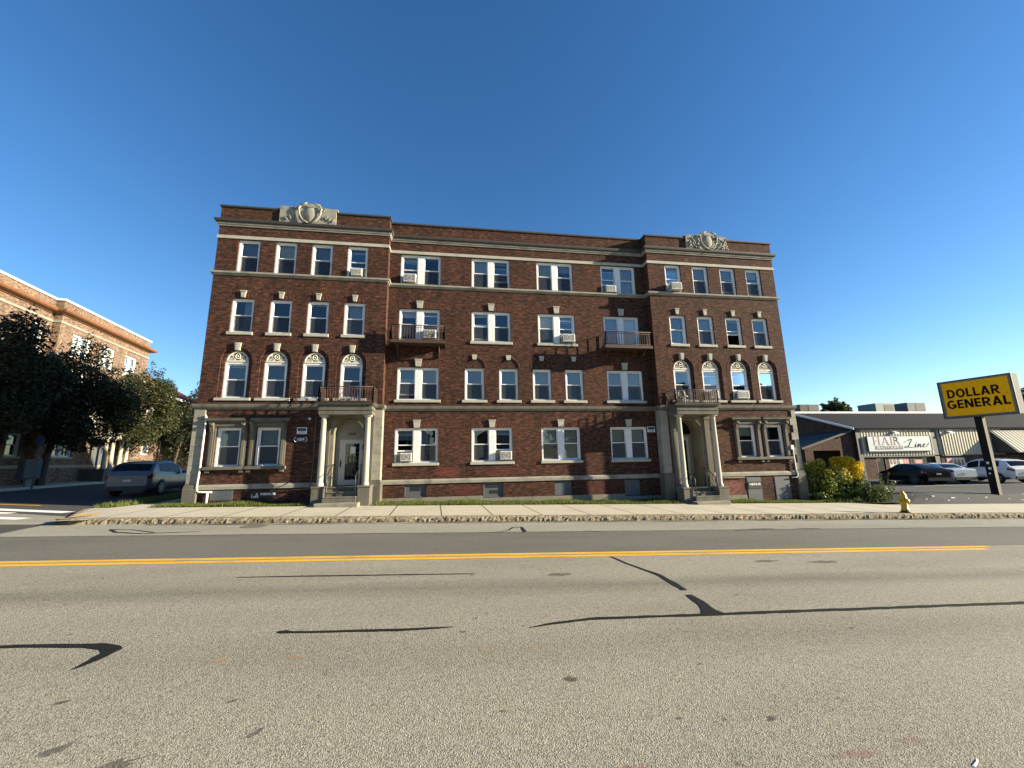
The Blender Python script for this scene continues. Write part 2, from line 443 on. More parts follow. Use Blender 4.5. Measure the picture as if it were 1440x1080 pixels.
ribbon('crack_seal', [(1.15,-6.8),(1.7,-6.49),(1.93,-5.95),(2.18,-5.90),(2.14,-6.75)], [.01,.04,.07,.07,.10], T_)
ribbon('crack_seal', [(3.9,-6.75),(4.30,-6.95)], [.04,.04], T_)
ribbon('crack_seal', [(8.33,-7.2),(9.16,-6.95),(9.88,-6.93)], [.02,.05,.04], T_)
ribbon('crack_seal', [(-16,-6.10),(-9,-6.35),(-2,-6.62),(2,-6.78),(6,-6.93),(12,-7.14),(20,-7.44)], .035, T_)
def blot(name, c, rx, ry, mat, dz=-.1445, seed=1, a=0, grp=None):
    rg = random.Random(seed); b = MB(); n = 18
    pts = []
    for i in range(n):
        t = 2*math.pi*i/n; k = rg.uniform(.55,1.1)
        u, w = rx*k*math.cos(t), ry*k*math.sin(t)
        x, y = c[0]+u*math.cos(a)-w*math.sin(a), c[1]+u*math.sin(a)+w*math.cos(a)
        pts.append((x,y,zg(x)+dz))
    b.add(pts + [(c[0],c[1],zg(c[0])+dz)], [(i,(i+1)%n,n) for i in range(n)])
    return setting(b.build(name, mat))
M['stain'] = screen_mat('oil_stain', (.06,.055,.05), .5)
M['stain2'] = screen_mat('tyre_smudge', (.07,.066,.06), .38)
def spray_mat(name, c, k):
    t = NT(name); t.n.remove(t.b); co = t.coords()
    tr = t.node('ShaderNodeBsdfTransparent'); df = t.node('ShaderNodeBsdfDiffuse'); df.inputs[0].default_value = (*c,1)
    ms = t.node('ShaderNodeMixShader')
    f = t.ramp(t.math('ADD', t.math('MULTIPLY', t.noise(co,70,3,.7), .5), t.math('MULTIPLY', t.noise(co,6,3,.6), .5)), [(.42,(0,0,0)),(.62,(k,k,k))])
    t.ln(f, ms.inputs[0]); t.ln(tr.outputs[0], ms.inputs[1]); t.ln(df.outputs[0], ms.inputs[2]); t.ln(ms.outputs[0], t.out.inputs[0])
    return t.mat
M['spray_o'] = spray_mat('orange_spray_paint', (.58,.33,.15), .38)
M['spray_r'] = spray_mat('red_spray_paint', (.38,.16,.14), .42)
for i, (x, y, rx, ry, a) in enumerate([(-3.07,-14.43,.05,.03,.5),(-1.73,-14.59,.05,.02,.6),(1.11,-14.62,.07,.05,0),(-.59,-14.8,.03,.012,.3),(.44,-15.02,.025,.02,0),(2.46,-14.52,.03,.015,.2),(1.78,-15.29,.03,.02,0),(4.3,-12.6,.05,.03,0),(.5,-12.9,.04,.02,0)]):
    blot('oil_spot', (x,y), rx, ry, M['stain'], seed=i, a=a)
for i, (x, y, rx, ry, a) in enumerate([(-1.36,-15.04,.07,.03,1.0),(-2.6,-15.05,.12,.05,.8),(-2.2,-15.3,.3,.06,.4),(1.9,-11.2,.25,.12,0),(6.4,-10.7,.3,.1,0),(7.5,-10.9,.4,.1,0),(11.0,-7.0,.5,.09,0)]):
    blot('tyre_smudge', (x,y), rx, ry, M['stain2'], seed=20+i, a=a)
for i, (x, y, rx, ry, m) in enumerate([(-2.21,-13.82,.16,.05,'spray_o'),(-1.5,-13.86,.16,.05,'spray_o'),(.44,-13.97,.12,.04,'spray_o'),(.9,-13.95,.16,.04,'spray_o'),(2.80,-15.81,.22,.06,'spray_r'),(3.30,-15.75,.14,.06,'spray_r'),(1.2,-15.75,.12,.05,'spray_r')]):
    blot('paint_mark', (x,y), rx, ry, M[m], seed=40+i)
rg = random.Random(77)
for i in range(30):
    y = -15.6 + 5.9*rg.random()**1.3; x = rg.uniform(-.42,.42)*(y+18.6)*2.4+.3
    k = rg.uniform(.008,.028); blot('oil_spot', (x,y), k*rg.uniform(1,2.6), k, M['stain'], seed=200+i, a=rg.uniform(-.5,.8))
# grit along the gutter
t = NT('gutter_grit'); t.n.remove(t.b); co = t.coords()
tr = t.node('ShaderNodeBsdfTransparent'); df = t.node('ShaderNodeBsdfDiffuse'); df.inputs[0].default_value = (.10,.085,.06,1); ms = t.node('ShaderNodeMixShader')
t.ln(t.ramp(t.math('ADD', t.math('MULTIPLY', t.noise(co,45,4,.8), .6), t.math('MULTIPLY', t.noise(t.scale(co,(.5,2,1)),1.7,4,.6), .5)), [(.50,(0,0,0)),(.62,(.75,.75,.75))]), ms.inputs[0])
t.ln(tr.outputs[0], ms.inputs[1]); t.ln(df.outputs[0], ms.inputs[2]); t.ln(ms.outputs[0], t.out.inputs[0]); M['grit'] = t.mat
setting(strip('gutter_grit', [x for x in XS if x > -11], [-4.92,KERB+.01], -.1475, M['grit']))
# ironwork in the road
b = MB(); cx, cy = -5.73, -4.99
b.lathe([(0,.0),(.33,.0),(.36,-.003)], (cx,cy,0), n=28, smooth=False)
for k in range(-3,4): b.box(cx-.27,cx+.27,cy+k*.08-.012,cy+k*.08+.012,0,.004)
o = b.build('manhole_cover', M['stone_dark']); o.location = (0,0,zg(cx)-.146); o.rotation_euler = (0,0,0)
tag(o, 'round rusty manhole cover in the road near the far kerb', 'manhole cover')
o.location.z = 0
for v in o.data.vertices: v.co.z += zg(v.co.x)-.145
b = MB()
b.add([(3.42,-16.02,0),(3.47,-16.0,0),(3.53,-15.97,0),(3.535,-15.98,0),(3.48,-16.012,0),(3.425,-16.035,0),(3.46,-16.01,.006),(3.49,-16.0,.007)],
      [(0,1,6),(1,2,7,6),(2,3,7),(3,4,7),(4,5,6,7),(5,0,6)])
for i, v in enumerate(b.v): b.v[i] = (v[0],v[1],v[2]+zg(v[0])-.147)
tag(b.build('litter', M['paper']), 'crumpled strip of white paper litter lying on the road in the foreground', 'litter')

# pavement and its corner
CORN = [(-11.64,-4.66),(-11.95,-3.75),(-12.30,-2.75),(-12.80,-1.49),(-13.08,.21),(-13.30,2.0),(-14.1,8),(-15.6,20),(-18,40)]
def side_kerb(y):
    for (x0,y0),(x1,y1) in zip(CORN, CORN[1:]):
        if y0 <= y <= y1: return x0+(x1-x0)*(y-y0)/(y1-y0)
    return CORN[0][0] if y < CORN[0][1] else CORN[-1][0]
SURF = lambda x: zg(x)
bb = MB()
XP = [-10.6,-9,-6,-3,0,3,6,9,12,15,17.9,20,22,25,28,32,40,60,90]
V = []
for x in XP:
    yb = -.2 if x < 18 else -1.9
    for y in (rd(x,KERB)+.30, (rd(x,KERB)+yb)/2, yb): V.append((x,y,zg(x)))
bb.add(V, [(i*3+j,(i+1)*3+j,(i+1)*3+j+1,i*3+j+1) for i in range(len(XP)-1) for j in range(2)])
# west side: from the corner kerb to the building, and up the side street
ysq = [-4.4,-3.75,-3.2,-2.75,-2.1,-1.49,-.6,.21,1.1,2,4,8,14,20,40]
V = []
for y in ysq:
    xk = side_kerb(y)+.10
    xr = -10.6
    dip = -.11*max(0,1-abs(y+3.3)/1.6)
    for k in range(6):
        f = k/5; x = xk*(1-f)+xr*f
        V.append((x,y,zg(x)+dip*(1-f)**2))
bb.add(V, [(i*6+j,(i)*6+j+1,(i+1)*6+j+1,(i+1)*6+j) for i in range(len(ysq)-1) for j in range(5)])
setting(bb.build('sidewalk', M['pave']))
# granite kerb: rough hewn stones
t = NT('kerb_granite'); co = t.coords()
a = t.noise(co, 13, 6, .8, .3); a2 = t.noise(co, 1.2, 4)
sz = t.node('ShaderNodeSeparateXYZ'); t.ln(t.node('ShaderNodeNewGeometry').outputs['Normal'], sz.inputs[0])
col = t.ramp(a, [(.34,(.05,.038,.024)), (.48,(.21,.17,.115)), (.64,(.44,.39,.30))])
col = t.mix(.5, col, t.ramp(a2, [(.3,(.55,.52,.48)), (.6,(1.1,1.08,1.0))]), 'MULTIPLY')
t.bump(a, 1.0, .05); M['kerb'] = t.base(col, .95, 0, .2)
rg = random.Random(3); b = MB(); x = -10.7
while x < 70:
    L = rg.uniform(1.5,2.3); x1 = min(x+L-.02, 70); k = max(2,int((x1-x)/.075)) if x < 26 else 3
    V = []
    tz = rg.uniform(-.012,.012)
    for i in range(k+1):
        xx = x+(x1-x)*i/k; y0 = rd(xx,KERB)
        j = lambda s_: rg.uniform(-s_, s_)
        V += [(xx,y0-.03+j(.015),zg(xx)-.20),(xx,y0-.03+j(.022),zg(xx)-.10+j(.02)),(xx,y0-.012+j(.018),zg(xx)-.03+j(.012)+tz),(xx,y0+.05+j(.02),zg(xx)+.008+j(.006)+tz),(xx,y0+.32,zg(xx)+.006)]
    F = [(i*5+j_,(i+1)*5+j_,(i+1)*5+j_+1,i*5+j_+1) for i in range(k) for j_ in range(4)]
    F += [(0,1,2,3,4), tuple(k*5+q for q in (4,3,2,1,0))]
    b.add(V, F); x += L
path = [(-10.75,rd(-10.75,KERB)-.02),(-11.2,-4.26),(-11.66,-4.60)]
setting(b.build('kerb', M['kerb']))
b = MB()
PK = [(-10.72,-4.15),(-11.1,-4.2),(-11.55,-4.1),(-11.85,-3.75),(-12.12,-3.1),(-12.36,-2.6),(-12.86,-1.49),(-13.14,.21),(-13.36,2.0),(-14.16,8),(-15.66,20),(-18.06,40)]
def kz(y): return -.13*max(0,min(1,1-abs(y+3.0)/1.0))
V = []
for i,(x,y) in enumerate(PK):
    d = Vector((PK[min(i+1,len(PK)-1)][0]-PK[max(i-1,0)][0], PK[min(i+1,len(PK)-1)][1]-PK[max(i-1,0)][1], 0)).normalized(); nn = Vector((d.y,-d.x,0))
    for o_, zz in ((-.02,-.2),(-.02,.0),(.18,.004)):
        V.append((x+nn.x*o_, y+nn.y*o_, zg(x)+zz+(kz(y) if zz > -.1 else 0)))
b.add(V, [(i*3+j,(i+1)*3+j,(i+1)*3+j+1,i*3+j+1) for i in range(len(PK)-1) for j in range(2)])
setting(b.build('kerb', M['kerb']))
# side street
b = MB(); ysq = [-6.7,-4,-2,0,2,5,9,14,20,30,45,80]; V = []
for y in ysq:
    xr = side_kerb(y)+.05 if y > -4.6 else -11.3
    xl = -22.6 - .13*(y-0) if y > -3 else -23.5
    for k in range(4):
        x = xl+(xr-xl)*k/3; V.append((x,y,zg(x)-.148 if y < -4 else zg(x)-.147))
b.add(V, [(i*4+j,i*4+j+1,(i+1)*4+j+1,(i+1)*4+j) for i in range(len(ysq)-1) for j in range(3)])
setting(b.build('side_street', M['side_road']))
# light worn strip where the side street meets the road
b = MB(); V = []
for x in (-26,-20,-16,-14,-12.6,-11.6):
    for y in (rd(x,-4.6), -2.6-.35*(x+12), ): V.append((x,y,zg(x)-.144))
b.add(V, [(i*2,(i+1)*2,(i+1)*2+1,i*2+1) for i in range(5)])
setting(b.build('side_street_apron', M['road_edge']))
# crosswalk lines
def line(pts, w, mat, name='crosswalk_marking', dz=-.139):
    b = MB(); (x0,y0),(x1,y1) = pts; d = Vector((x1-x0,y1-y0,0)); L = d.length; d.normalize(); nn = Vector((-d.y,d.x,0))*w/2; V = []
    for k in range(9):
        p = Vector((x0,y0,0))+d*L*k/8
        for s_ in (-1,1):
            q = p+nn*s_; V.append((q.x,q.y,zg(q.x)+dz))
    b.add(V, [(2*i,2*i+2,2*i+3,2*i+1) for i in range(8)]); setting(b.build(name, mat))
line([(-22,.95),(-13.5,-1.25)], .46, M['white_line'])
line([(-22,-1.05),(-13.4,-2.95)], .42, M['white_line'])
line([(-22,-.1),(-15.0,-1.55)], .34, M['white_line'], dz=-.140)
line([(-20,1.6),(-16.2,.9)], .12, M['yellow_line'])
b = MB(); q = [(-11.9,-3.35),(-11.35,-3.15),(-12.05,-1.5),(-12.55,-1.7)]
b.add([(x,y,zg(x)+.008-.06*(1 if i in (0,3) else .35)) for i,(x,y) in enumerate(q)], [(0,1,2,3)])
M['tactile'] = rough_mat('tactile_yellow', (.60,.40,.12), .2, 6, .8)
setting(b.build('tactile_paving', M['tactile']))
# left pavement across the side street
b = MB(); V = []
for y in (-34,-8,-4,-1,2,6,9,14,20,30,45,80):
    xk = -22.6-.13*y if y > -3 else -23.2-.3*max(0,-3-y)*.2
    for x in (xk, xk-5.5): V.append((x,y,zg(x)-.005))
b.add(V, [(i*2,i*2+1,(i+1)*2+1,(i+1)*2) for i in range(11)])
V2 = [(v[0]+.01,v[1],v[2]-(.2 if k else 0)) for v in V[::2] for k in (0,1)]
b.add(V2, [(i*2,i*2+1,(i+1)*2+1,(i+1)*2) for i in range(11)])
setting(b.build('side_street_pavement', M['pave']))
# lawns
def lawn(name, poly, n, seed, hmin=.05, hmax=.13, dz=.012):
    bm = bmesh.new(); vs = [bm.verts.new((x,y,zg(x)+dz)) for x,y in poly]; bm.faces.new(vs)
    bmesh.ops.triangulate(bm, faces=bm.faces); me = bpy.data.meshes.new(name); bm.to_mesh(me); bm.free()
    me.materials.append(M['lawn']); setting(link(name, me))
    rg = random.Random(seed); b = MB()
    x0,x1 = min(p[0] for p in poly), max(p[0] for p in poly); y0,y1 = min(p[1] for p in poly), max(p[1] for p in poly)
    def inside(x,y):
        c = False
        for (ax,ay),(bx,by) in zip(poly, poly[1:]+poly[:1]):
            if (ay > y) != (by > y) and x < (bx-ax)*(y-ay)/(by-ay)+ax: c = not c
        return c
    k = 0
    while k < n:
        x, y = rg.uniform(x0,x1), rg.uniform(y0,y1)
        if not inside(x,y): continue
        k += 1; h = rg.uniform(hmin,hmax)*(1+.5*math.sin(x*2.1)*math.sin(x*.7+1)); a = rg.uniform(0,6.28); w = rg.uniform(.008,.016)
        dx, dy = rg.uniform(-.06,.06), rg.uniform(-.06,.03)
        z = zg(x)+dz
        b.add([(x-w*math.cos(a),y-w*math.sin(a),z),(x+w*math.cos(a),y+w*math.sin(a),z),(x+dx,y+dy,z+h)], [(0,1,2)])
    setting(b.build('grass', M['grass'], fix=False), 'stuff')
M['grass'] = leaf_mat('grass_blades', (.11,.15,.03), .45, .4)
lawn('lawn', [(-11.1,-1.05),(-5.65,-.95),(-5.65,-.02),(-10.55,-.02),(-10.8,1.5),(-11.3,1.5)], 6000, 1)
lawn('lawn', [(-3.15,-.92),(10.5,-.95),(10.5,.48),(-3.0,.48)], 12000, 2)
lawn('lawn', [(13.0,-1.0),(18.3,-1.0),(18.3,-.02),(13.0,-.02)], 4500, 3)
lawn('lawn', [(-12.85,-1.25),(-12.3,-1.0),(-12.0,1.0),(-12.3,3.5),(-14.3,12),(-15.0,12),(-13.0,1.0),(-12.95,0)], 4500, 4)
lawn('lawn', [(18.2,-1.0),(21.5,-1.25),(21.6,4.5),(17.9,4.5)], 2500, 6, .05, .2)
# car park
b = MB(); xs = [21.3,22,23,24,25,26,28,31,35,40,46,56,70,90]; ys = [-1.9,-1.5,-1,-.5,0,.6,2,5,9,14,26]; n = len(ys)
b.add([(x,y,zl(x,y)-.006) for x in xs for y in ys], [(i*n+j,(i+1)*n+j,(i+1)*n+j+1,i*n+j+1) for i in range(len(xs)-1) for j in range(n-1)])
b.add([(21.3,y,zl(21.3,y)-d_) for y in ys for d_ in (.006,.6)], [(2*i,2*i+1,2*i+3,2*i+2) for i in range(n-1)])
setting(b.build('parking_lot', M['lot']))
rg = random.Random(5)
for k in range(26):
    x, y = rg.uniform(23,31), rg.uniform(-1.6,-.4)
    b = MB(); w, d = rg.uniform(.03,.13), rg.uniform(.012,.035)
    b.add([(xx,yy,zl(xx,yy)+.002) for xx,yy in ((x-w,y-d),(x+w*.8,y-d*.7),(x+w,y+d*.4),(x-w*.6,y+d))], [(0,1,2,3)])
    setting(b.build('paint_fleck', M['white_line']))
b = MB(); b.add([(x,y,zl(x,y)+.003) for x,y in ((31,5.1),(31,5.2),(50,3.7),(50,3.6))], [(0,1,2,3)][::-1]); setting(b.build('bay_marking', M['white_line']))
# ------------------------------------------------------------------ walls with holes
def grid_wall(b, x0, x1, z0, z1, y, holes, depth=.25, mat=0, reveal=True):
    """front face in plane y with rectangular holes (xa,xb,za,zb); reveals go back by depth"""
    xs = sorted({x0,x1,*[h[0] for h in holes],*[h[1] for h in holes]})
    zs = sorted({z0,z1,*[h[2] for h in holes],*[h[3] for h in holes]})
    xs = [x for x in xs if x0 <= x <= x1]; zs = [z for z in zs if z0 <= z <= z1]
    for i in range(len(xs)-1):
        for j in range(len(zs)-1):
            cx, cz = (xs[i]+xs[i+1])/2, (zs[j]+zs[j+1])/2
            if any(h[0] < cx < h[1] and h[2] < cz < h[3] for h in holes): continue
            b.quad((xs[i],y,zs[j]),(xs[i+1],y,zs[j]),(xs[i+1],y,zs[j+1]),(xs[i],y,zs[j+1]), mat)
    if reveal:
        for h in holes:
            d = h[4] if len(h) > 4 else depth
            if d == 0: continue
            xa,xb,za,zb = h[:4]; Y = y+d
            open_top = zb > z1-1e-6 or any(abs(g[2]-zb) < 1e-6 and g[0] <= xa+1e-6 and g[1] >= xb-1e-6 for g in holes)
            b.quad((xa,y,za),(xa,y,zb),(xa,Y,zb),(xa,Y,za),mat); b.quad((xb,y,za),(xb,Y,za),(xb,Y,zb),(xb,y,zb),mat)
            if not open_top: b.quad((xa,y,zb),(xb,y,zb),(xb,Y,zb),(xa,Y,zb),mat)
            b.quad((xa,y,za),(xa,Y,za),(xb,Y,za),(xb,y,za),mat)
def arc(xc, zc, r, n=18): return [(xc+r*math.cos(math.pi*i/n), zc+r*math.sin(math.pi*i/n)) for i in range(n+1)]
def arch_top(b, xa, xb, xc, zc, r, ztop, y, depth, mat=0, reveal=True, n=18):
    """fills the rectangle xa..xb, zc..ztop round a semicircle, plus its soffit"""
    A = arc(xc, zc, r, n)
    top = []
    for (x, z) in A:
        dx, dz = x-xc, z-zc
        k = min((xb-xc)/dx if dx > 1e-6 else 1e9, (xa-xc)/dx if dx < -1e-6 else 1e9, (ztop-zc)/dz if dz > 1e-6 else 1e9)
        top.append((xc+dx*k, zc+dz*k))
    for i in range(n):
        P = [(A[i][0],y,A[i][1]),(top[i][0],y,top[i][1])]
        t0, t1 = top[i], top[i+1]
        if abs(t0[0]-t1[0]) > 1e-4 and abs(t0[1]-t1[1]) > 1e-4:
            cxn = xb if t0[0] > xc else xa
            P.append((cxn,y,ztop))
        P += [(t1[0],y,t1[1]),(A[i+1][0],y,A[i+1][1])]
        b.add(P, [tuple(range(len(P)))], mat)
        if reveal:
            b.quad((A[i][0],y,A[i][1]),(A[i+1][0],y,A[i+1][1]),(A[i+1][0],y+depth,A[i+1][1]),(A[i][0],y+depth,A[i][1]), mat)

# ------------------------------------------------------------------ windows
RW = random.Random(11)
def bar_frame(b, x0, x1, z0, z1, y0, y1, l, r=None, bt=None, tp=None):
    r = l if r is None else r; bt = l if bt is None else bt; tp = l if tp is None else tp
    b.cbox(x0,x0+l,y0,y1,z0,z1,.006); b.cbox(x1-r,x1,y0,y1,z0,z1,.006)
    b.cbox(x0+l,x1-r,y0+.003,y1,z0,z0+bt,.006); b.cbox(x0+l,x1-r,y0+.003,y1,z1-tp,z1,.006)
def leaf(win, x0, x1, z0, z1, o):
    """a pair of sliding sashes; o: blind (share of height from top), kind, open, screen, ac"""
    zm = z0+(z1-z0)*o.get('mid',.52); s = .045
    b = MB(); bar_frame(b, x0, x1, zm-.02, z1, .13, .165, s, tp=s); b.build('sash', M['white'], win)
    b = MB(); b.quad((x0+s,.15,zm+.02),(x1-s,.15,zm+.02),(x1-s,.15,z1-s),(x0+s,.15,z1-s)); b.build('pane', M['glass'], win)
    up = o.get('open', 0)*(zm-z0)
    b = MB(); bar_frame(b, x0, x1, z0+up, zm+.025+up, .17, .205, s, tp=.05, bt=.06); b.build('sash', M['white'], win)
    b = MB(); b.quad((x0+s,.19,z0+.06+up),(x1-s,.19,z0+.06+up),(x1-s,.19,zm+up-.02),(x0+s,.19,zm+up-.02)); b.build('pane', M['glass'], win)
    if o.get('screen', True) and not o.get('ac'):
        b = MB(); b.quad((x0+.01,.145,z0+.01),(x1-.01,.145,z0+.01),(x1-.01,.145,zm-.02),(x0+.01,.145,zm-.02)); b.build('insect_screen', M['screen'], win)
    bl = o.get('blind', 0)
    if bl:
        b = MB(); zb = z1-(z1-z0)*bl
        b.quad((x0,.26,zb),(x1,.26,zb),(x1,.26,z1),(x0,.26,z1)); b.box(x0,x1,.252,.268,zb-.03,zb)
        b.build('blind', M[o.get('bm') or RW.choice(['blind','blind','blind_white','blind_grey','blind_warm'])], win)
    if o.get('curtain'):
        b = MB(); n = 40; V = []
        c0, c1 = o['curtain']
        for i in range(n+1):
            x = x0+(x1-x0)*(c0+(c1-c0)*i/n); y = .30+.03*math.sin(i*1.25)+.01*math.sin(i*.6)
            V += [(x,y,z0),(x,y,z1)]
        b.add(V, [(2*i,2*i+2,2*i+3,2*i+1) for i in range(n)], 0, True); b.build('curtain', M['curtain'], win)
    if o.get('ac'):
        k = o.get('panel')
        b = MB(); b.quad((x0+.01,.185,z0+.02),(x1-.01,.185,z0+.02),(x1-.01,.185,z0+.42),(x0+.01,.185,z0+.42)); b.build('filler_panel', M['offwhite'], win)
def window(bld, xc, z0, W, H, y=0.0, opts=(None,), sill=None, key=None, jack=None, mull=.30, depth=.1):
    pair = len(opts) == 2
    b = MB(); c = .085
    if pair:
        xm = W/2
        bar_frame(b, -xm, xm, 0, H, .08, .22, c, bt=.05, tp=.075)
        b.cbox(-mull/2, mull/2, .083, .22, .05, H-.075, .008)
    else: bar_frame(b, -W/2, W/2, 0, H, .08, .22, c, bt=.05, tp=.075)
    w = b.build('window', M['white'], bld, (xc, y, z0))
    if pair:
        leaf(w, -W/2+c, -mull/2, .05, H-.075, opts[0] or {}); leaf(w, mull/2, W/2-c, .05, H-.075, opts[1] or {})
    else: leaf(w, -W/2+c, W/2-c, .05, H-.075, opts[0] or {})
    if sill:
        sw, sh, so = sill
        b = MB(); b.cbox(-sw/2, sw/2, -so, .12, -sh, -.002, .012); b.build('sill', M['stone_light'], w)
    if key:
        wt, wb, zb, zt = key
        b = MB(); b.prism_y([(-wb/2,zb),(wb/2,zb),(wt/2,zt),(-wt/2,zt)], -.07, .03)
        b.prism_y([(-wt/2-.015,zt),(wt/2+.015,zt),(wt/2+.015,zt+.05),(-wt/2-.015,zt+.05)], -.09, .03)
        b.build('keystone', M['stone_light'], w)
    if jack:
        b = MB(); g = .10
        for s_ in (-1, 1):
            kx = (key[1]/2-.01) if key else 0; kt = (key[0]/2-.01) if key else 0
            q = [(s_*kx, H+.002),(s_*W/2, H+.002),(s_*(W/2+g), H+jack),(s_*kt, H+jack)]
            if s_ < 0: q = q[::-1]
            b.prism_y(q, -.004, .03)
        b.build('jack_arch', M['soldier'], w)
    return w

# ------------------------------------------------------------------ the brick apartment building
BLD = thing('apartment_building', 'four storey dark red brick apartment block with two projecting end bays and columned entrances', 'building', (0,0,0))
D_ = .5
LX = [-9.16,-7.58,-6.0,-4.41]; RX = [11.67,13.25,14.88,16.45]; CX = [-1.51,1.97,5.31,8.79]; CX2 = [1.14,2.80,4.46,6.11]
L1X = [-9.14,-7.60]; R1X = [14.88,16.45]
TW = .92
AR, ARI, SPR = .63, .475, 6.62        # outer and inner radius of the arched windows, springing height
def tower_holes(xs, x1s):
    H = []
    for x in xs:
        H.append((x-TW/2, x+TW/2, 10.76, 12.35, .22)); H.append((x-TW/2, x+TW/2, 7.95, 9.51, .22))
        H.append((x-AR, x+AR, 5.02, SPR, .04)); H.append((x-AR, x+AR, SPR, SPR+AR+.03, 0))
    for x in x1s: H.append((x-.475, x+.475, 2.15, 3.77, .22))
    return H
def tower(x0, x1, xs, x1s, door, zb):
    b = MB()
    H = tower_holes(xs, x1s) + [(door-.95, door+.95, zb-.4, 4.22, .05)]
    grid_wall(b, x0, x1, -.6, 13.3, 0, [h for h in H if not (len(h) > 4 and h[4] == 0)] + [h for h in H if len(h) > 4 and h[4] == 0], mat=0)
    for x in xs:
        arch_top(b, x-AR, x+AR, x, SPR, AR, SPR+AR+.03, 0, .04)
        # inner brick ring set back
        grid_wall(b, x-AR, x+AR, 5.02, SPR, .04, [(x-ARI, x+ARI, 5.02, SPR, .14)])
        arch_top(b, x-AR, x+AR, x, SPR, ARI, SPR+AR+.03, .04, .14)
    return b.build('brick_wall', M['brick'], BLD)
tower(-10.5, -3.0, LX, L1X, -4.36, 1.2)
tower(10.25, 17.73, RX, R1X, 11.73, .75)
b = MB()
H = []
for x in CX:
    H += [(x-.97,x+.97,10.76,12.35,.22),(x-.97,x+.97,7.95,9.51,.22),(x-.97,x+.97,2.16,3.74,.22)]
for x in (CX[0],CX[3]): H.append((x-.96,x+.96,5.05,6.61,.22))
for x in CX2: H += [(x-.465,x+.465,5.05,6.61,.22),(x-.5,x+.5,6.63,7.14,.0)]
BASE = [(-1.98,-1.03,.66,1.24),(1.54,2.46,.55,1.21),(4.91,5.76,.55,1.19),(8.38,9.20,.42,1.18)]
for h in BASE: H.append((*h, .10))
grid_wall(b, -3.0, 10.25, -.6, 13.3, D_, [(h[0],h[1],h[2],h[3],h[4]) for h in H])
for x in CX2: arch_top(b, x-.5, x+.5, x, 6.63, .5, 7.14, D_, .05)
b.build('brick_wall', M['brick'], BLD)
# returns, sides and back
b = MB()
for x in (-3.0, 10.25): b.quad((x,0,-.6),(x,D_,-.6),(x,D_,13.3),(x,0,13.3))
b.quad((-10.5,8,-.6),(-10.5,0,-.6),(-10.5,0,13.2),(-10.5,8,13.2)); b.quad((17.73,0,-.6),(17.73,8,-.6),(17.73,8,13.2),(17.73,0,13.2))
b.quad((17.73,8,-.6),(-10.5,8,-.6),(-10.5,8,13.2),(17.73,8,13.2))
b.build('side_wall', M['brick'], BLD)
b = MB(); b.box(-10.45,17.7,.55,7.95,13.2,13.28); b.box(-10.2,-3.05,.05,.55,13.22,13.3); b.box(10.3,17.6,.05,.55,13.22,13.3); b.build('flat_roof', M['cap'], BLD)
PATH = [(-10.5,8),(-10.5,0),(-3,0),(-3,D_),(10.25,D_),(10.25,0),(17.73,0),(17.73,8)]
b = MB(); b.sweep(PATH, [(0,13.3),(.004,13.3),(.004,13.93),(-.3,13.93),(-.3,13.3)], closed_prof=True); b.build('parapet', M['brick'], BLD)
b = MB(); b.sweep(PATH, [(-.34,13.932),(.05,13.932),(.06,13.97),(.05,14.02),(-.34,14.05)], closed_prof=True); b.build('coping', M['cap'], BLD)
b = MB(); b.sweep(PATH, [(.002,12.97),(.045,12.97),(.05,13.03),(.085,13.05),(.095,13.12),(.002,13.12)]); b.build('cornice', M['stone_mid'], BLD)
b = MB(); b.sweep(PATH, [(.002,13.122),(.12,13.122),(.155,13.16),(.175,13.22),(.175,13.285),(.002,13.34)]); b.build('cornice_cap', M['cap'], BLD)
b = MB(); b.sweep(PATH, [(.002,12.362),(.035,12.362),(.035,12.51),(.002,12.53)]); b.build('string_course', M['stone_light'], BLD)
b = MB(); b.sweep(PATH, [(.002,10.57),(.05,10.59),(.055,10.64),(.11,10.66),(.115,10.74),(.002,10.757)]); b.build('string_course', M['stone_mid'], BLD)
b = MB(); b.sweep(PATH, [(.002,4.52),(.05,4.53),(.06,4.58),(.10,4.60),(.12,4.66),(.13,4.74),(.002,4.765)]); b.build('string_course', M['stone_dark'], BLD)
WT = [(.002,1.24),(.05,1.24),(.055,1.36),(.03,1.42),(.002,1.44)]
for pth in ([(-10.5,8),(-10.5,0),(-5.3,0)], [(-3.3,0),(-3,0),(-3,D_),(10.25,D_),(10.25,0),(10.7,0)], [(12.75,0),(17.73,0),(17.73,8)]):
    b = MB(); b.sweep(pth, WT); b.build('water_table', M['stone_mid'], BLD)
b = MB(); b.box(-3.0,1.53,D_-.035,D_+.05,-.6,.645); b.box(1.53,4.9,D_-.035,D_+.05,-.6,.54); b.box(4.9,8.37,D_-.035,D_+.05,-.6,.53); b.box(8.37,10.25,D_-.035,D_+.05,-.6,.41); b.box(12.95,14.45,-.03,.05,-.6,.34)
b.build('foundation', M['concrete'], BLD)
for i, h in enumerate(BASE):
    b = MB(); b.box(h[0]+.01,h[1]-.01,D_+.06,D_+.09,h[2]+.01,h[3]-.01)
    if i in (0,1): bar_frame(b, h[0]+.002, h[1]-.002, h[2]+.002, h[3]-.002, D_+.04, D_+.08, .04)
    o = b.build('basement_panel', M['panel_grey'], BLD)
    if i < 2:
        b = MB()
        if i == 0: b.box(-1.72,-1.30,D_+.05,D_+.058,.93,1.12)
        else: b.box(1.66,2.24,D_+.05,D_+.058,.98,1.12); b.box(1.85,2.26,D_+.05,D_+.058,.72,.87)
        b.build('vent_opening', M['black'], o)
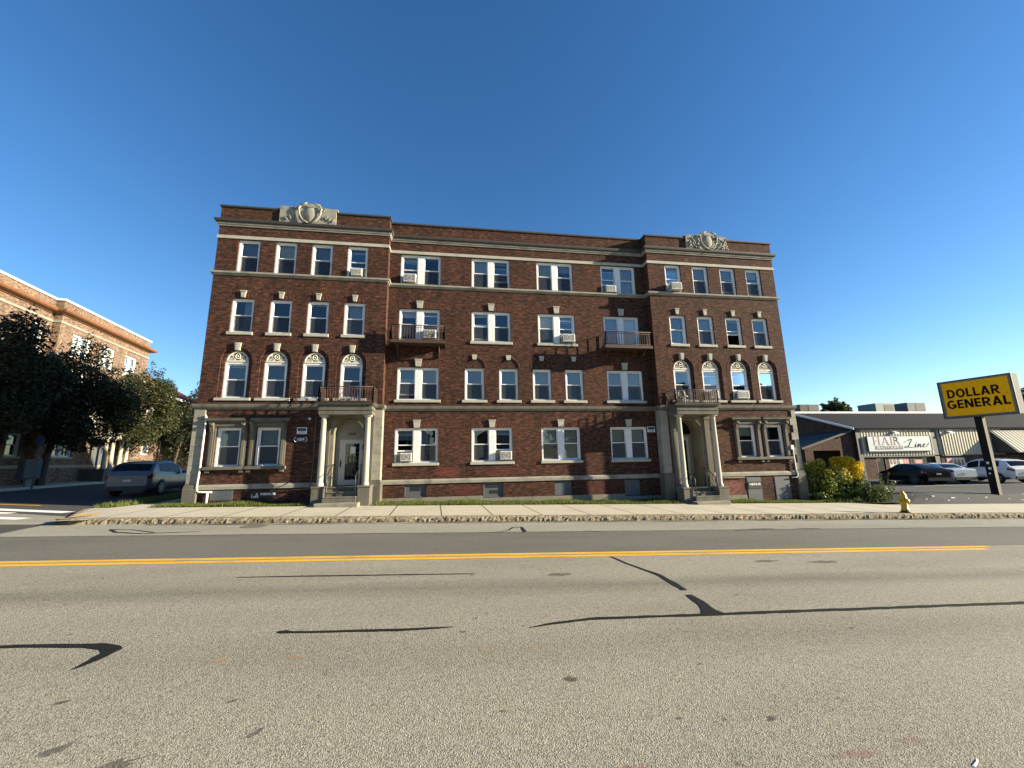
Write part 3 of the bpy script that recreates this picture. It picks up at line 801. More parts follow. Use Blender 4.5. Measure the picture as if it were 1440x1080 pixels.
for (x0,x1,z0,z1) in ((-9.60,-8.74,.80,1.21),(14.52,15.32,-.05,1.17),(16.05,16.93,-.05,1.17)):
    b = MB(); b.box(x0,x1,-.012,.03,z0,z1); b.box(x0+.03,x1-.03,-.02,-.012,z0+.03,z1-.03); b.build('basement_panel', M['panel_grey'], BLD)
# dim rooms behind the windows
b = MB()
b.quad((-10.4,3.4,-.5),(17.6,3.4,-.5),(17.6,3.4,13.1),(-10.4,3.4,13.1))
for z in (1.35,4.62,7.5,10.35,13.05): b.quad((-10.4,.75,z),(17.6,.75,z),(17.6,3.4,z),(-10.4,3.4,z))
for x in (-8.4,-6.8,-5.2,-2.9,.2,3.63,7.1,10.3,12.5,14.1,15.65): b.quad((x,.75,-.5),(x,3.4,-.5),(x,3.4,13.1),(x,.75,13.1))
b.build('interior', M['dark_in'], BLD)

# --- windows, floor by floor
s3 = (1.06,.14,.06); k3 = (.21,.14,1.60,1.86); kc = (.31,.24,1.59,1.90)
B = lambda f, **k: dict(blind=f, **k)
AC = lambda **k: dict(ac=1, open=.62, **k)
for x, o in zip(LX, (B(.48),B(.48),B(.45),AC(blind=.12))): window(BLD, x, 10.76, TW, 1.59, 0, (o,))
for x, o in zip(LX, (dict(curtain=(.45,1)),{},B(.05),dict(curtain=(.1,1)))): window(BLD, x, 7.95, TW, 1.56, 0, (o,), s3, k3, .30)
for x, o in zip(RX, (AC(blind=.25),B(.50),B(.30,open=.2),B(.28,open=.1))): window(BLD, x, 10.76, TW, 1.59, 0, (o,))
for x, o in zip(RX, (dict(curtain=(0,1),screen=False),dict(curtain=(0,1)),dict(open=.75,blind=0,screen=False),B(.52,curtain=(0,.7)))): window(BLD, x, 7.95, TW, 1.56, 0, (o,), s3, k3, .30)
P4 = [(AC(blind=.2),B(.04,open=.0)),(B(.46),B(.1,open=.45)),(B(.5),B(.25)),(AC(),dict(curtain=(0,1),screen=False))]
P3 = [(B(.2),AC(blind=.1)),(B(.1,open=.12),{}),(B(.5,curtain=(.3,1)),AC(blind=.22)),(B(1.0,screen=False),B(1.0,screen=False))]
for i, x in enumerate(CX):
    window(BLD, x, 10.76, 1.94, 1.59, D_, P4[i])
    window(BLD, x, 7.95, 1.94, 1.56, D_, P3[i], None if i in (0,3) else (2.10,.14,.06), kc, .34)
P2 = [(B(.5,open=.25),B(.5)),(B(.55),B(.55))]
for x, p in zip((CX[0],CX[3]), P2): window(BLD, x, 5.05, 1.92, 1.56, D_, p, (2.12,.13,.06), kc, .32)
P1 = [(AC(blind=.3),dict(curtain=(0,.5))),(B(.05),AC(blind=.18)),(B(.50,bm='blind_warm'),B(.98,bm='blind_warm',screen=False)),(B(.97,bm='blind_warm'),B(.97,bm='blind_warm'))]
for i, x in enumerate(CX): window(BLD, x, 2.16, 1.94, 1.58, D_, P1[i], (2.06,.13,.06), kc, .32)
for x, o in zip(CX2, (B(.5),B(.52),B(.5),B(.5,curtain=(.3,.7)))):
    w = window(BLD, x, 5.05, .93, 1.56, D_, (o,), (1.20,.13,.06))
    b = MB(); A = arc(0, 1.58, .49); b.prism_y(A, .035, .05); b.build('blind_arch', M['herring'], w)
    b = MB()
    for i in range(len(A)-1): pass
    ring = [(r_*math.cos(t_), 1.58+r_*math.sin(t_)) for r_, t_ in [(.51, math.pi*i/18) for i in range(19)]] + [(.58*math.cos(math.pi*i/18), 1.58+.58*math.sin(math.pi*i/18)) for i in range(18,-1,-1)]
    for i in range(18):
        q = [ring[i], ring[i+1], ring[36-i], ring[37-i]]
        b.prism_y(q[::-1], -.006, .02)
    b.build('arch_ring', M['soldier'], w)
    b = MB(); b.prism_y([(-.09,1.98),(.09,1.98),(.13,2.22),(-.13,2.22)], -.06, .03); b.build('keystone', M['stone_light'], w)
M['black_recess'] = plain('darkened_recess', (.045,.04,.035), .9); M['lun'] = plain('cream_ornament', (.62,.59,.49), .7)  # near-black backing colour gives the gaps behind the ornament depth
def lunette(w, z):
    b = MB(); A = arc(0, z, ARI-.012); b.prism_y(A, .105, .12); o = b.build('lunette', M['black_recess'], w)
    b = MB()
    pts = [(x,   .095, zz) for x, zz in arc(0, z+.02, ARI-.06)]; b.tube(pts, .045, 6)
    b.box(-ARI+.02, ARI-.02, .06, .11, z-.015, z+.06)
    b.tube([(.10*math.cos(t*math.pi/8), .088, z+.24+.11*math.sin(t*math.pi/8)) for t in range(17)], .028, 5)
    for s_ in (-1,1):
        for cx, cz, r0 in ((.20,.13,.075),(.30,.10,.05),(.13,.10,.05),(.20,.25,.05)):
            b.tube([(s_*(cx+r0*(1-t/22)*math.cos(t*.45)), .088, z+cz+r0*(1-t/22)*math.sin(t*.45)) for t in range(16)], .020, 4)
    b.lathe([(.0,.06),(.035,.07),(.05,.09),(.05,.11)], (0,0,z+.24), 'y', 10)
    b.build('lunette_ornament', M['lun'], w)
T2 = [dict(blind=.08),dict(open=.0),dict(),dict(blind=.03)]
T2R = [dict(blind=.0),AC(blind=.22),AC(),dict()]
for xs, os_ in ((LX,T2),(RX,T2R)):
    for x, o in zip(xs, os_):
        w = window(BLD, x, 5.03, .945, 1.57, .01, (o,), None)
        b = MB(); b.cbox(-.71,.71,-.07,.1,-.13,-.012,.012); b.build('sill', M['stone_light'], w)
        lunette(w, 1.60)
        b = MB(); b.prism_y([(-.095,2.08),(.095,2.08),(.14,2.42),(-.14,2.42)], -.09, .04); b.prism_y([(-.05,2.08),(.05,2.08),(.075,2.42),(-.075,2.42)], -.105, -.088); b.build('keystone', M['stone_light'], w)
        b = MB()
        for i in range(18):
            a0, a1 = math.pi*i/18, math.pi*(i+1)/18
            b.prism_y([(r_*math.cos(a), 1.59+r_*math.sin(a)) for r_, a in ((.64,a0),(.72,a0),(.72,a1),(.64,a1))], -.016, .0)
        b.build('arch_ring', M['soldier'], w)
def pediment_window(x, o):
    w = window(BLD, x, 2.15, .95, 1.62, 0, (o,))
    b = MB(); m = M['stone']
    for s_ in (-1,1):
        b.box(min(s_*.49,s_*.72),max(s_*.49,s_*.72),-.05,.1,0,1.62)
        b.box(min(s_*.55,s_*.66),max(s_*.55,s_*.66),-.08,-.05,.06,1.40)
        # console bracket
        pr = [(-.09,1.80),(-.24,1.80),(-.23,1.72),(-.17,1.62),(-.13,1.50),(-.10,1.40),(-.06,1.40)]
        V = [(s_*.61+dx, y, z) for dx in (-.07,.07) for y, z in pr]; n = len(pr)
        b.add(V, [tuple(range(n)), tuple(range(2*n-1,n-1,-1))]+[(i,(i+1)%n,n+(i+1)%n,n+i) for i in range(n)])
        b.lathe([(.0,-.075),(.05,-.075),(.05,.075),(.0,.075)], (s_*.61,-.19,1.72), 'x', 10)
    b.box(-.72,.72,-.05,.1,1.63,1.82)
    b.box(-.55,.55,-.07,-.05,1.67,1.78)
    b.build('surround', m, w)
    b = MB()
    b.add([(sx*(.70+o_), -.03-o_*1.0 if True else 0, z) for sx in (-1,1) for o_, z in ((.0,1.822),(.06,1.822),(.10,1.87),(.16,1.90),(.18,1.97),(.0,2.0))],
          [(i,(i+1),(6+i+1),(6+i)) for i in range(5)])
    b.box(-.86,.86,-.20,.03,1.90,1.965); b.box(-.79,.79,-.13,.03,1.83,1.90); b.box(-.88,.88,-.22,.03,1.967,1.995); b.build('hood_mould', M['stone'], w)
    b = MB(); b.cbox(-.80,.80,-.16,.10,-.13,-.002,.015); b.box(-.72,-.56,-.10,.02,-.24,-.13); b.box(.56,.72,-.10,.02,-.24,-.13); b.build('sill', M['stone'], w)
for x, o in zip(L1X, (B(.98,bm='blind'),B(.98,bm='blind'))): pediment_window(x, o)
for x, o in zip(R1X, (B(.3),dict(curtain=(0,.35)))): pediment_window(x, o)
# corner piers of dressed stone
def pier(x0, x1, z0, teeth=0):
    b = MB(); z = 1.46; i = 0
    while z < 4.5:
        z1 = min(z+.38, 4.515)
        a, c = x0, x1
        if teeth > 0 and i % 2: c = x1+.13
        if teeth < 0 and i % 2: a = x0+.14
        b.cbox(a, c, -.045, .4, z+.003, z1-.003, .008); z = z1; i += 1
    b.build('quoin_pier', M['stone_mid'], BLD)
    b = MB(); b.cbox(x0-.05, x1+.05, -.12, .4, z0-.6, 1.30, .02); b.prism_y([(x0-.05,1.30),(x1+.05,1.30),(x1,1.455),(x0,1.455)], -.10, .4); b.build('pier_plinth', M['stone'], BLD)
pier(-10.53,-10.10,.7); pier(-3.34,-2.96,.5); pier(10.21,10.62,.1); pier(17.38,17.77,0,-1)
# cartouches on the parapet
def cartouche(x0, k, deco):
    b = MB(); s_ = k
    P = [(0,13.3),(2.50,13.3),(2.50,14.06),(2.56,14.06),(2.56,14.13),(1.95,14.15),(1.80,14.24),(1.72,14.34),(.98,14.34),(.88,14.24),(.74,14.15),(-.04,14.13),(-.04,14.06),(0,14.06)]
    b.prism_y([(x0+x*s_, z) for x, z in P], -.09, .2)
    o = b.build('cartouche', M['stone_mid'], BLD)
    xc = x0+1.34*s_; b = MB()
    b.lathe([(.0,-.10),(.14,-.09),(.24,-.06),(.29,-.02),(.30,.0)], (xc,-.09,13.74), 'y', 20)
    for v_i, v in enumerate(b.v): b.v[v_i] = (xc+(v[0]-xc)*(1.0 if v[2] > 13.72 else max(.15,1-(13.72-v[2])*1.3)), v[1], 13.72+(v[2]-13.72)*1.45)
    for sg in (-1,1):
        b.tube([(xc+sg*.42,-.15,14.20),(xc+sg*.50,-.18,14.02),(xc+sg*.46,-.17,13.72),(xc+sg*.30,-.18,13.42),(xc+sg*.06,-.20,13.30)], [.035,.05,.04,.04,.03], 7)
        b.tube([(xc+sg*.14,-.2,14.33),(xc+sg*.28,-.2,14.22),(xc+sg*.46,-.2,14.22)], [.03,.035,.02], 6)
        b.tube([(xc+sg*(.60+.09*math.cos(t*.5)*(1-t/20)),-.14,14.02+.09*math.sin(t*.5)*(1-t/20)) for t in range(14)], .035, 5)
        for q in range(3):
            b.tube([(xc+sg*(.72+.16*q+.07*math.cos(t*.55)*(1-t/18)),-.12,13.62-.06*q+.10*math.sin(t*.55+q)*(1-t/18)) for t in range(12)], .026, 5)
        if deco:
            r_ = random.Random(9+sg)
            for q in range(26): b.lathe([(.0,-.07),(.05,-.05),(.06,.02)], (xc+sg*r_.uniform(.55,1.12),-.09,r_.uniform(13.35,13.98)), 'y', 6)
    b.build('shield_relief', M['stone_mid'], o)
cartouche(-7.97, 1.0, False); cartouche(12.57, .97, True)

# iron balconies of the middle bay
def railing(b, path, z0, z1, step=.115, bow=0):
    for (xa,ya),(xb,yb) in zip(path, path[1:]):
        L = math.hypot(xb-xa, yb-ya); n = max(1,int(L/step))
        for i in range(n+1):
            f = i/n; x, y = xa+(xb-xa)*f, ya+(yb-ya)*f
            r_ = .012 if 0 < i < n else .022
            b.box(x-r_,x+r_,y-r_,y+r_,z0,z1)
        for z, h in ((z1,.035),(z1-.10,.018),(z0+.06,.02)):
            b.tube([(xa,ya,z),(xb,yb,z)], h*.6, 5)
for xc in (-1.50, 8.74):
    b = MB(); b.box(xc-1.22,xc+1.22,D_-.83,D_-.005,7.62,7.66)
    for i in range(10): b.box(xc-1.22,xc+1.22,D_-.82+i*.083,D_-.78+i*.083,7.661,7.685)
    b.box(xc-1.24,xc+1.24,D_-.86,D_-.83,7.56,7.70); b.box(xc-1.24,xc-1.22,D_-.83,D_-.005,7.56,7.70); b.box(xc+1.22,xc+1.24,D_-.83,D_-.005,7.56,7.70)
    o = b.build('balcony', M['iron'], BLD)
    b = MB(); railing(b, [(xc-1.2,D_-.02),(xc-1.2,D_-.82),(xc+1.2,D_-.82),(xc+1.2,D_-.02)], 7.69, 8.40)
    for i in range(5):
        for s_ in (-1,1):
            cx = xc+s_*1.02; b.tube([(cx+.09*math.cos(t*.7),D_-.82,8.02+.22*math.sin(t*.7)) for t in range(10)], .012, 4)
    b.build('railing', M['iron'], o)
    for s_ in (-1,1):
        x = xc+s_*.95; b = MB()
        b.tube([(x,D_-.75,7.58),(x,D_-.40,7.44),(x,D_-.06,7.08)], .03, 5); b.tube([(x,D_-.04,7.62),(x,D_-.04,7.05)], .03, 5)
        b.tube([(x,D_-.30+.14*math.cos(t*.55),7.44+.10*math.sin(t*.55)) for t in range(12)], .016, 4); b.build('bracket', M['iron'], o)

# entrances
M['arch_stone'] = rough_mat('grimy_shade_toned_stone', (.185,.168,.125), .3, 2, .85, bump=.1)  # grimy stone, its colour also lowered to deepen the porch shade
M['door_white'] = plain('door_paint', (.46,.46,.45), .5)
M['leaded'] = glass_mat('leaded_glass', (.35,.38,.38), .05, 2.0)
def portico(xc, zt, zgnd, rec, fan, name_lbl):
    p = thing_part('portico', xc)
    w2 = .95
    # entablature and soffit
    b = MB(); x0, x1 = xc-1.07, xc+1.07
    b.box(x0,x1,-.86,-.0,4.22,4.40); b.box(x0-.03,x1+.03,-.89,-.0,4.402,4.44); b.box(x0+.01,x1-.01,-.85,-.0,4.442,4.60)
    b.box(x0-.05,x1+.05,-.91,-.0,4.602,4.645); b.box(x0-.09,x1+.09,-.95,-.0,4.647,4.70)
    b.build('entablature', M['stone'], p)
    b = MB(); b.box(x0-.11,x1+.11,-.98,-.0,4.702,4.735); b.build('balcony_deck', M['cap'], p)
    b = MB(); pth = [(x0-.02,-.02),(x0-.02,-.88),(x1+.02,-.88),(x1+.02,-.02)]; railing(b, pth, 4.76, 5.40, .105)
    for i in range(4):
        cx = xc-.36+i*.24; b.tube([(cx+.10*math.cos(t*.7),-.88,5.02+.16*math.sin(t*.7)) for t in range(10)], .012, 4)
    b.build('railing', M['iron'], p)
    for s_ in (-1,1):
        cx = xc+s_*.89; zb = zt+.06
        b = MB()
        prof = [(.155,zb),(.155,zb+.05),(.145,zb+.07),(.15,zb+.10),(.125,zb+.13)]
        for i in range(9):
            f = i/8; prof.append((.122-.022*f**1.6, zb+.15+(3.98-zb-.15)*f))
        prof += [(.11,4.0),(.12,4.02),(.105,4.04),(.10,4.09),(.135,4.13),(.14,4.15)]
        b.lathe(prof, (cx,-.64,0), n=20)
        b.box(cx-.155,cx+.155,-.795,-.485,4.15,4.218)
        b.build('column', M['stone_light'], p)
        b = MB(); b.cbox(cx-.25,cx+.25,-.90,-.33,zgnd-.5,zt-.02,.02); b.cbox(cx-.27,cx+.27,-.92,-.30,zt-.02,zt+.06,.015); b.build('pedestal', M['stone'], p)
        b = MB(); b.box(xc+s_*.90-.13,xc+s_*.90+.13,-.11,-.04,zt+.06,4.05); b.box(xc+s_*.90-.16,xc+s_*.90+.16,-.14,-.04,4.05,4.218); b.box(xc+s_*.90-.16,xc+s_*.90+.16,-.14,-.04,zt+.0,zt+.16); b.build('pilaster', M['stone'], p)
    # stone front with arched recess
    ra = .62; sp = 3.46
    b = MB()
    grid_wall(b, xc-1.02, xc+1.02, zt-.9, sp, -.04, [(xc-ra,xc+ra,zt,sp,rec)])
    grid_wall(b, xc-1.02, xc+1.02, sp, 4.22, -.04, [(xc-ra-.02,xc+ra+.02,sp,sp+ra+.03,0)], reveal=False)
    arch_top(b, xc-ra-.02, xc+ra+.02, xc, sp, ra, sp+ra+.03, -.04, rec)
    for s_ in (-1,1): b.box(xc+s_*1.02-.01, xc+s_*1.02+.01, -.04, .05, zt-.9, 4.22)
    b.build('entrance_arch', M['arch_stone'], p)
    b = MB()
    for i in range(20):
        a0, a1 = math.pi*i/20, math.pi*(i+1)/20
        b.prism_y([(xc+r_*math.cos(a), sp+r_*math.sin(a)) for r_, a in ((ra+.0,a0),(ra+.05,a0),(ra+.05,a1),(ra+.0,a1))], -.065, -.035)
    b.build('arch_moulding', M['stone'], p)
    yb = rec-.04
    b = MB()
    # back wall of the recess with frame
    b.box(xc-ra,xc-.50,yb-.04,yb+.05,zt,3.32); b.box(xc+.50,xc+ra,yb-.04,yb+.05,zt,3.32); b.box(xc-ra,xc+ra,yb-.05,yb+.05,3.24,3.36)
    if not fan: b.prism_y([(xc-ra,3.36),(xc+ra,3.36)]+arc(xc,sp,ra), yb-.01, yb+.03)
    b.build('door_frame', M['offwhite'], p)
    if fan:
        b = MB(); b.prism_y([(xc-ra,3.36),(xc+ra,3.36)]+arc(xc,sp,ra), yb+.0, yb+.02); b.build('fanlight', M['leaded'], p)
        b = MB(); b.quad((xc-ra,yb+.5,3.3),(xc+ra,yb+.5,3.3),(xc+ra,yb+.5,4.2),(xc-ra,yb+.5,4.2)); b.build('vestibule', M['dark_in'], p)
    else:
        b = MB(); b.prism_y([(xc-.45,3.37),(xc+.45,3.37),(xc+.40,3.50),(xc+.2,3.60),(xc,3.63),(xc-.2,3.60),(xc-.40,3.50)], yb-.04, yb); b.build('number_panel', M['offwhite'], p)
        text('1039', .17, M['black'], p, (xc+.03,yb-.045,3.47), .004, 1.05, name='house_number')
    dz1 = 3.24
    b = MB(); x0, x1 = xc-.49, xc+.49
    gx0, gx1, gz0, gz1 = xc-.22, xc+.36, zt+.25, 3.06
    b.box(x0,gx0,yb,yb+.05,zt+.02,dz1); b.box(gx1,x1,yb,yb+.05,zt+.02,dz1); b.box(gx0,gx1,yb,yb+.05,zt+.02,gz0); b.box(gx0,gx1,yb,yb+.05,gz1,dz1)
    d = b.build('door', M['door_white'], p)
    b = MB(); b.quad((gx0,yb+.02,gz0),(gx1,yb+.02,gz0),(gx1,yb+.02,gz1),(gx0,yb+.02,gz1)); return p, d, b, (gx0,gx1,gz0,gz1,yb)
def thing_part(name, xc):
    o = bpy.data.objects.new(name, None); COL.objects.link(o); o.parent = BLD; o.empty_display_size = .1; return o
for xc, zt, zgn, rec, fan in ((-4.34,1.24,.53,.50,False),(11.73,.78,.10,1.0,True)):
    p, d, gb, (gx0,gx1,gz0,gz1,yb) = portico(xc, zt, zgn, rec, fan, '')
    gb.build('door_glass', M['leaded'], p)
    b = MB()
    for i in range(1,4): x = gx0+(gx1-gx0)*i/4; b.box(x-.008,x+.008,yb+.0,yb+.016,gz0,gz1)
    for i in range(1,8): z = gz0+(gz1-gz0)*i/8; b.box(gx0,gx1,yb+.0,yb+.014,z-.008,z+.008)
    for s_ in (-1,1):
        cx = (gx0+gx1)/2+s_*.1; b.tube([(cx+.09*math.cos(t*.6),yb,gz0+.85+.18*math.sin(t*.6)) for t in range(12)], .012, 4)
        b.tube([(cx+.07*math.cos(t*.6),yb,gz0+.35+.14*math.sin(t*.6)) for t in range(12)], .012, 4)
    b.build('door_grille', M['panel_grey'], p)
    b = MB(); b.quad((xc-.62,yb+.45,zt),(xc+.62,yb+.45,zt),(xc+.62,yb+.45,3.3),(xc-.62,yb+.45,3.3)); b.build('vestibule', M['dark_in'], p)
    b = MB(); b.lathe([(.0,-.07),(.03,-.065),(.035,-.04),(.015,-.02),(.015,0)], (xc-.40,yb,zt+.95), 'y', 10); b.box(xc-.43,xc-.37,yb-.012,yb,zt+.80,zt+1.1); b.build('door_handle', M['black'], p)
    if not fan:
        b = MB(); b.box(xc-.02,xc+.20,yb-.012,yb-.004,2.62,2.92); b.build('door_notice', M['paper'], p)
    # steps
    n = 3; hs = (zt-zgn)/4
    b = MB(); b.box(xc-.62,xc+.62,-.45,rec,zgn-.4,zt)
    for i in range(1,3): b.box(xc-.62,xc+.62,-.45-.30*i,-.45-.30*(i-1),zgn-.4,zt-hs*i)
    b.box(xc-.64,xc+.64,-1.05-.02,-1.05,zgn-.4,zt-hs*2-.05)
    for i in range(3): b.cbox(xc-.625,xc+.625,-.48-.30*i,-.2-.30*i,zt-hs*i-.045,zt-hs*i+.004,.012)
    b.build('step', M['stone_dark'], p)
    b = MB(); b.cbox(xc-.85,xc+.80,-1.42,-1.02,zgn-.2,zgn+hs*.80,.03); b.build('step', M['concrete'], p)
    for s_ in (-1,1):
        x = xc+s_*.56; b = MB()
        b.tube([(x,-.95,zgn+.3),(x,-.95,zt+.42),(x,-.90,zt+.48),(x,-.1,zt+.93),(x,.0,zt+.93),(x,.0,zt)], .019, 6)
        b.tube([(x,-.95,zgn+.6),(x,.0,zt+.45)], .012, 5)
        for f in (.33,.66): b.tube([(x,-.95+.95*f,zt+.45-.3*(1-f)),(x,-.95+.95*f,zt+.45+.47*f)], .010, 5)
        b.build('handrail', M['iron_black'], p)
    b = MB(); b.box(xc+.58,xc+.66,-.075,-.04,zt+1.55,zt+1.75); b.build('doorbell_panel', M['black'], p)
# pipes
b = MB(); b.tube([(-10.06,-.10,4.28),(-10.03,-.09,4.20),(-10.03,-.09,2.1),(-10.07,-.09,1.35),(-10.05,-.09,1.22),(-9.97,-.09,1.16),(-9.49,-.09,1.15)], .035, 8)
b.tube([(-9.65,-.09,1.13),(-9.65,-.09,.80),(-9.67,-.09,.70)], .045, 8); b.build('drain_pipe', M['pipe'], BLD)
b = MB(); b.tube([(-5.72,-.03,4.22),(-5.74,-.03,1.72),(-5.76,-.09,1.35),(-5.84,-.09,1.18),(-7.20,-.09,1.14)], .022, 6); b.build('conduit', M['stone'], BLD)
b = MB(); b.tube([(17.28,-.09,2.62),(17.30,-.09,1.45),(17.36,-.10,1.28),(17.30,-.10,1.13),(17.0,-.10,1.12)], .028, 8); b.box(17.18,17.34,-.12,0,2.5,2.72); b.build('drain_pipe', M['pipe'], BLD)
b = MB(); b.tube([(12.62,-.06,1.52),(12.70,-.07,1.25),(12.9,-.08,1.19),(14.4,-.08,1.19)], .022, 6); b.build('conduit', M['stone'], BLD)
b = MB(); b.lathe([(.0,-.14),(.04,-.13),(.06,-.08),(.04,0)], (-5.98,0,4.12), 'y', 10); b.build('wall_lamp', M['pipe'], BLD)
b = MB(); b.lathe([(.0,-.14),(.04,-.13),(.06,-.08),(.04,0)], (12.98,0,3.62), 'y', 10); b.build('wall_lamp', M['pipe'], BLD)

# --- things on the building: air conditioners, signs, banners, chair
def aircon(x, z, y, label, w=.56, h=.38, d=.40):
    t = thing('air_conditioner', label, 'air conditioner', (x, y+.16, z), 0, 'window air conditioners of the brick building')
    b = MB(); b.cbox(-w/2,w/2,-d,.25,0,h,.015); b.build('case', M['ac_white'], t)
    b = MB(); b.quad((-w/2+.05,-d-.002,.05),(w/2-.05,-d-.002,.05),(w/2-.05,-d-.002,h-.05),(-w/2+.05,-d-.002,h-.05))
    for s_ in (-1,1):
        for i in range(5): b.box(s_*(w/2+.001)-.002,s_*(w/2+.001)+.002,-d+.06,-d+.24,.06+i*.055,.09+i*.055)
    b.build('grille', M['ac_dark'], t)
    b = MB()
    for i in range(7): zz = .07+(h-.14)*i/6; b.box(-w/2+.05,w/2-.05,-d-.012,-d-.004,zz-.006,zz+.006)
    b.lathe([(.10,-.0),(.11,-.004),(.12,0)], (0,-d-.006,h/2), 'y', 16)
    b.build('louvre', M['ac_white'], t)
    b = MB(); b.tube([(-w*.3,-d*.8,-.005),(-w*.3,.05,-.12)], .012, 4); b.tube([(w*.3,-d*.8,-.005),(w*.3,.05,-.12)], .012, 4); b.build('support_arm', M['panel_grey'], t)
    return t
aircon(-4.40,10.83,0,'white air conditioner in the fourth floor window at the right end of the left bay',.48,.34,.28)
aircon(-2.02,10.83,D_,'air conditioner in the top floor double window next to the left bay',.60,.42,.34)
aircon(-1.02,8.02,D_,'air conditioner behind the railing of the left iron balcony',.62,.42,.30)
aircon(-1.95,2.24,D_,'air conditioner in the street level double window nearest the left entrance',.50,.38,.22)
aircon(2.60,2.24,D_,'air conditioner in the street level window above the vented basement panel and red paint',.54,.40,.26)
aircon(5.88,8.02,D_,'air conditioner in the third floor double window left of the right iron balcony',.62,.40,.34)
aircon(8.32,10.83,D_,'air conditioner in the shaded top floor double window above the right iron balcony',.54,.36,.28)
aircon(11.66,10.83,0,'air conditioner in the top floor window at the left end of the right bay',.58,.40,.44)
aircon(13.26,5.12,.08,'air conditioner in the arched window beside the right entrance balcony',.54,.40,.30)
aircon(14.90,5.12,.08,'air conditioner in the third arched window of the right bay clear of the balcony',.66,.40,.34)
def notice(x, z, y, label):
    t = thing('notice_sign', label, 'sign', (x,y,z))
    b = MB(); b.box(-.20,.20,-.015,0,0,.28); b.build('plate', M['paper'], t)
    b = MB(); b.box(-.17,.17,-.019,-.0155,.13,.25); b.build('header', M['navy'], t)
    b = MB(); b.lathe([(.0,-.022),(.03,-.021),(.03,-.019)], (0,0,.19), 'y', 8); b.box(-.12,.12,-.019,-.0155,.085,.105); b.box(-.15,.15,-.019,-.0155,.035,.055); b.build('lettering', M['panel_grey'], t)
notice(-6.28,3.47,-.005,'small white notice with a dark header on the brick wall above the oval number plaque')
notice(9.97,3.47,D_-.005,'small white notice with a dark header beside the right entrance pier')
t = thing('number_plaque', 'dark oval street number plaque on the brick wall left of the left entrance', 'number plaque', (-6.30,-.004,3.235))
b = MB(); P = [(.20*(1 if c > 0 else -1)+.11*math.cos(a) if True else 0, .115*math.sin(a)) for a, c in [(2*math.pi*i/24, math.cos(2*math.pi*i/24)) for i in range(24)]]
b.prism_y([(x*.85,z) for x, z in P], -.02, 0); b.build('plate', M['navy'], t)
b = MB()
for s_ in (-1,1): b.tube([(s_*(.16+.10*math.cos(a)),-.024,.10*math.sin(a)) for a in [R(-75+15*i) for i in range(11)]], .012, 5)
b.build('border', M['paper'], t)
text('1039', .15, M['paper'], t, (0,-.024,0), .003, 1.0)
def banner(x, z, w, h, label, emblem):
    t = thing('banner', label, 'banner', (x,-.03,z))
    b = MB(); b.box(0,w,-.012,0,0,h); b.build('cloth', M['black'], t)
    k = .36 if emblem else .5
    text('NEXUS', h*.42, M['paper'], t, (w*(.66 if emblem else .5),-.018,h*.62), .006, 1.5 if emblem else 1.35)
    if emblem:
        b = MB()
        for px, hh in ((.03,.24),(.09,.13),(.14,.10),(.19,.22),(.235,.30),(.27,.16)): b.box(px,px+.028,-.016,-.0125,.03,.03+hh*.62)
        b.prism_y([(.135,.03),(.17,.03),(.25,.22),(.225,.22)], -.0165, -.0128); b.build('emblem', M['paper'], t)
banner(-8.05,.84,1.0,.28,'black NEXUS banner with a bar emblem low on the wall by the left entrance',True)
banner(14.57,.62,.72,.34,'black NEXUS banner on the grey basement panel of the right bay',False)
t = thing('garden_chair', 'small white openwork chair standing on the balcony over the right entrance', 'chair', (11.35,-.42,4.74))
b = MB(); b.lathe([(.0,.40),(.18,.41),(.20,.40),(.20,.385),(.0,.38)], (0,0,0), n=14); b.build('seat', M['white'], t)
for px, py in ((-.14,-.14),(.14,-.14),(-.14,.14),(.14,.14)):
    b = MB(); b.tube([(px,py,.39),(px*1.2,py*1.2,0)], .014, 5); b.build('leg', M['white'], t)
b = MB(); b.tube([(.17,.14-.0,.4)]+[(.17*math.cos(R(10*i)),.17,.55+.22*math.sin(R(10*i))) for i in range(19)]+[(-.17,.14,.4)], .014, 5)
for s_ in (-.5,0,.5): b.tube([(s_*.2,.16,.4),(s_*.3,.17,.72)], .009, 4)
b.build('backrest', M['white'], t)
t = thing('potted_plant', 'pale potted plant behind the railing of the balcony over the right entrance', 'plant', (11.0,-.55,4.74))
b = MB(); b.lathe([(.09,0),(.13,.22),(.14,.22),(.12,.2),(.0,.2)], n=12); b.build('pot', M['paper'], t)
rg = random.Random(2); b = MB()
for i in range(60):
    a, h = rg.uniform(0,6.28), rg.uniform(.2,.5); r_ = rg.uniform(.02,.16); c = (r_*math.cos(a), r_*math.sin(a), h)
    b.add([(c[0]-.03,c[1],c[2]),(c[0],c[1]-.02,c[2]-.03),(c[0]+.03,c[1],c[2]),(c[0],c[1]+.02,c[2]+.05)], [(0,1,2,3)])
b.build('leaves', leaf_mat('pot_leaves', (.10,.13,.07)), t)
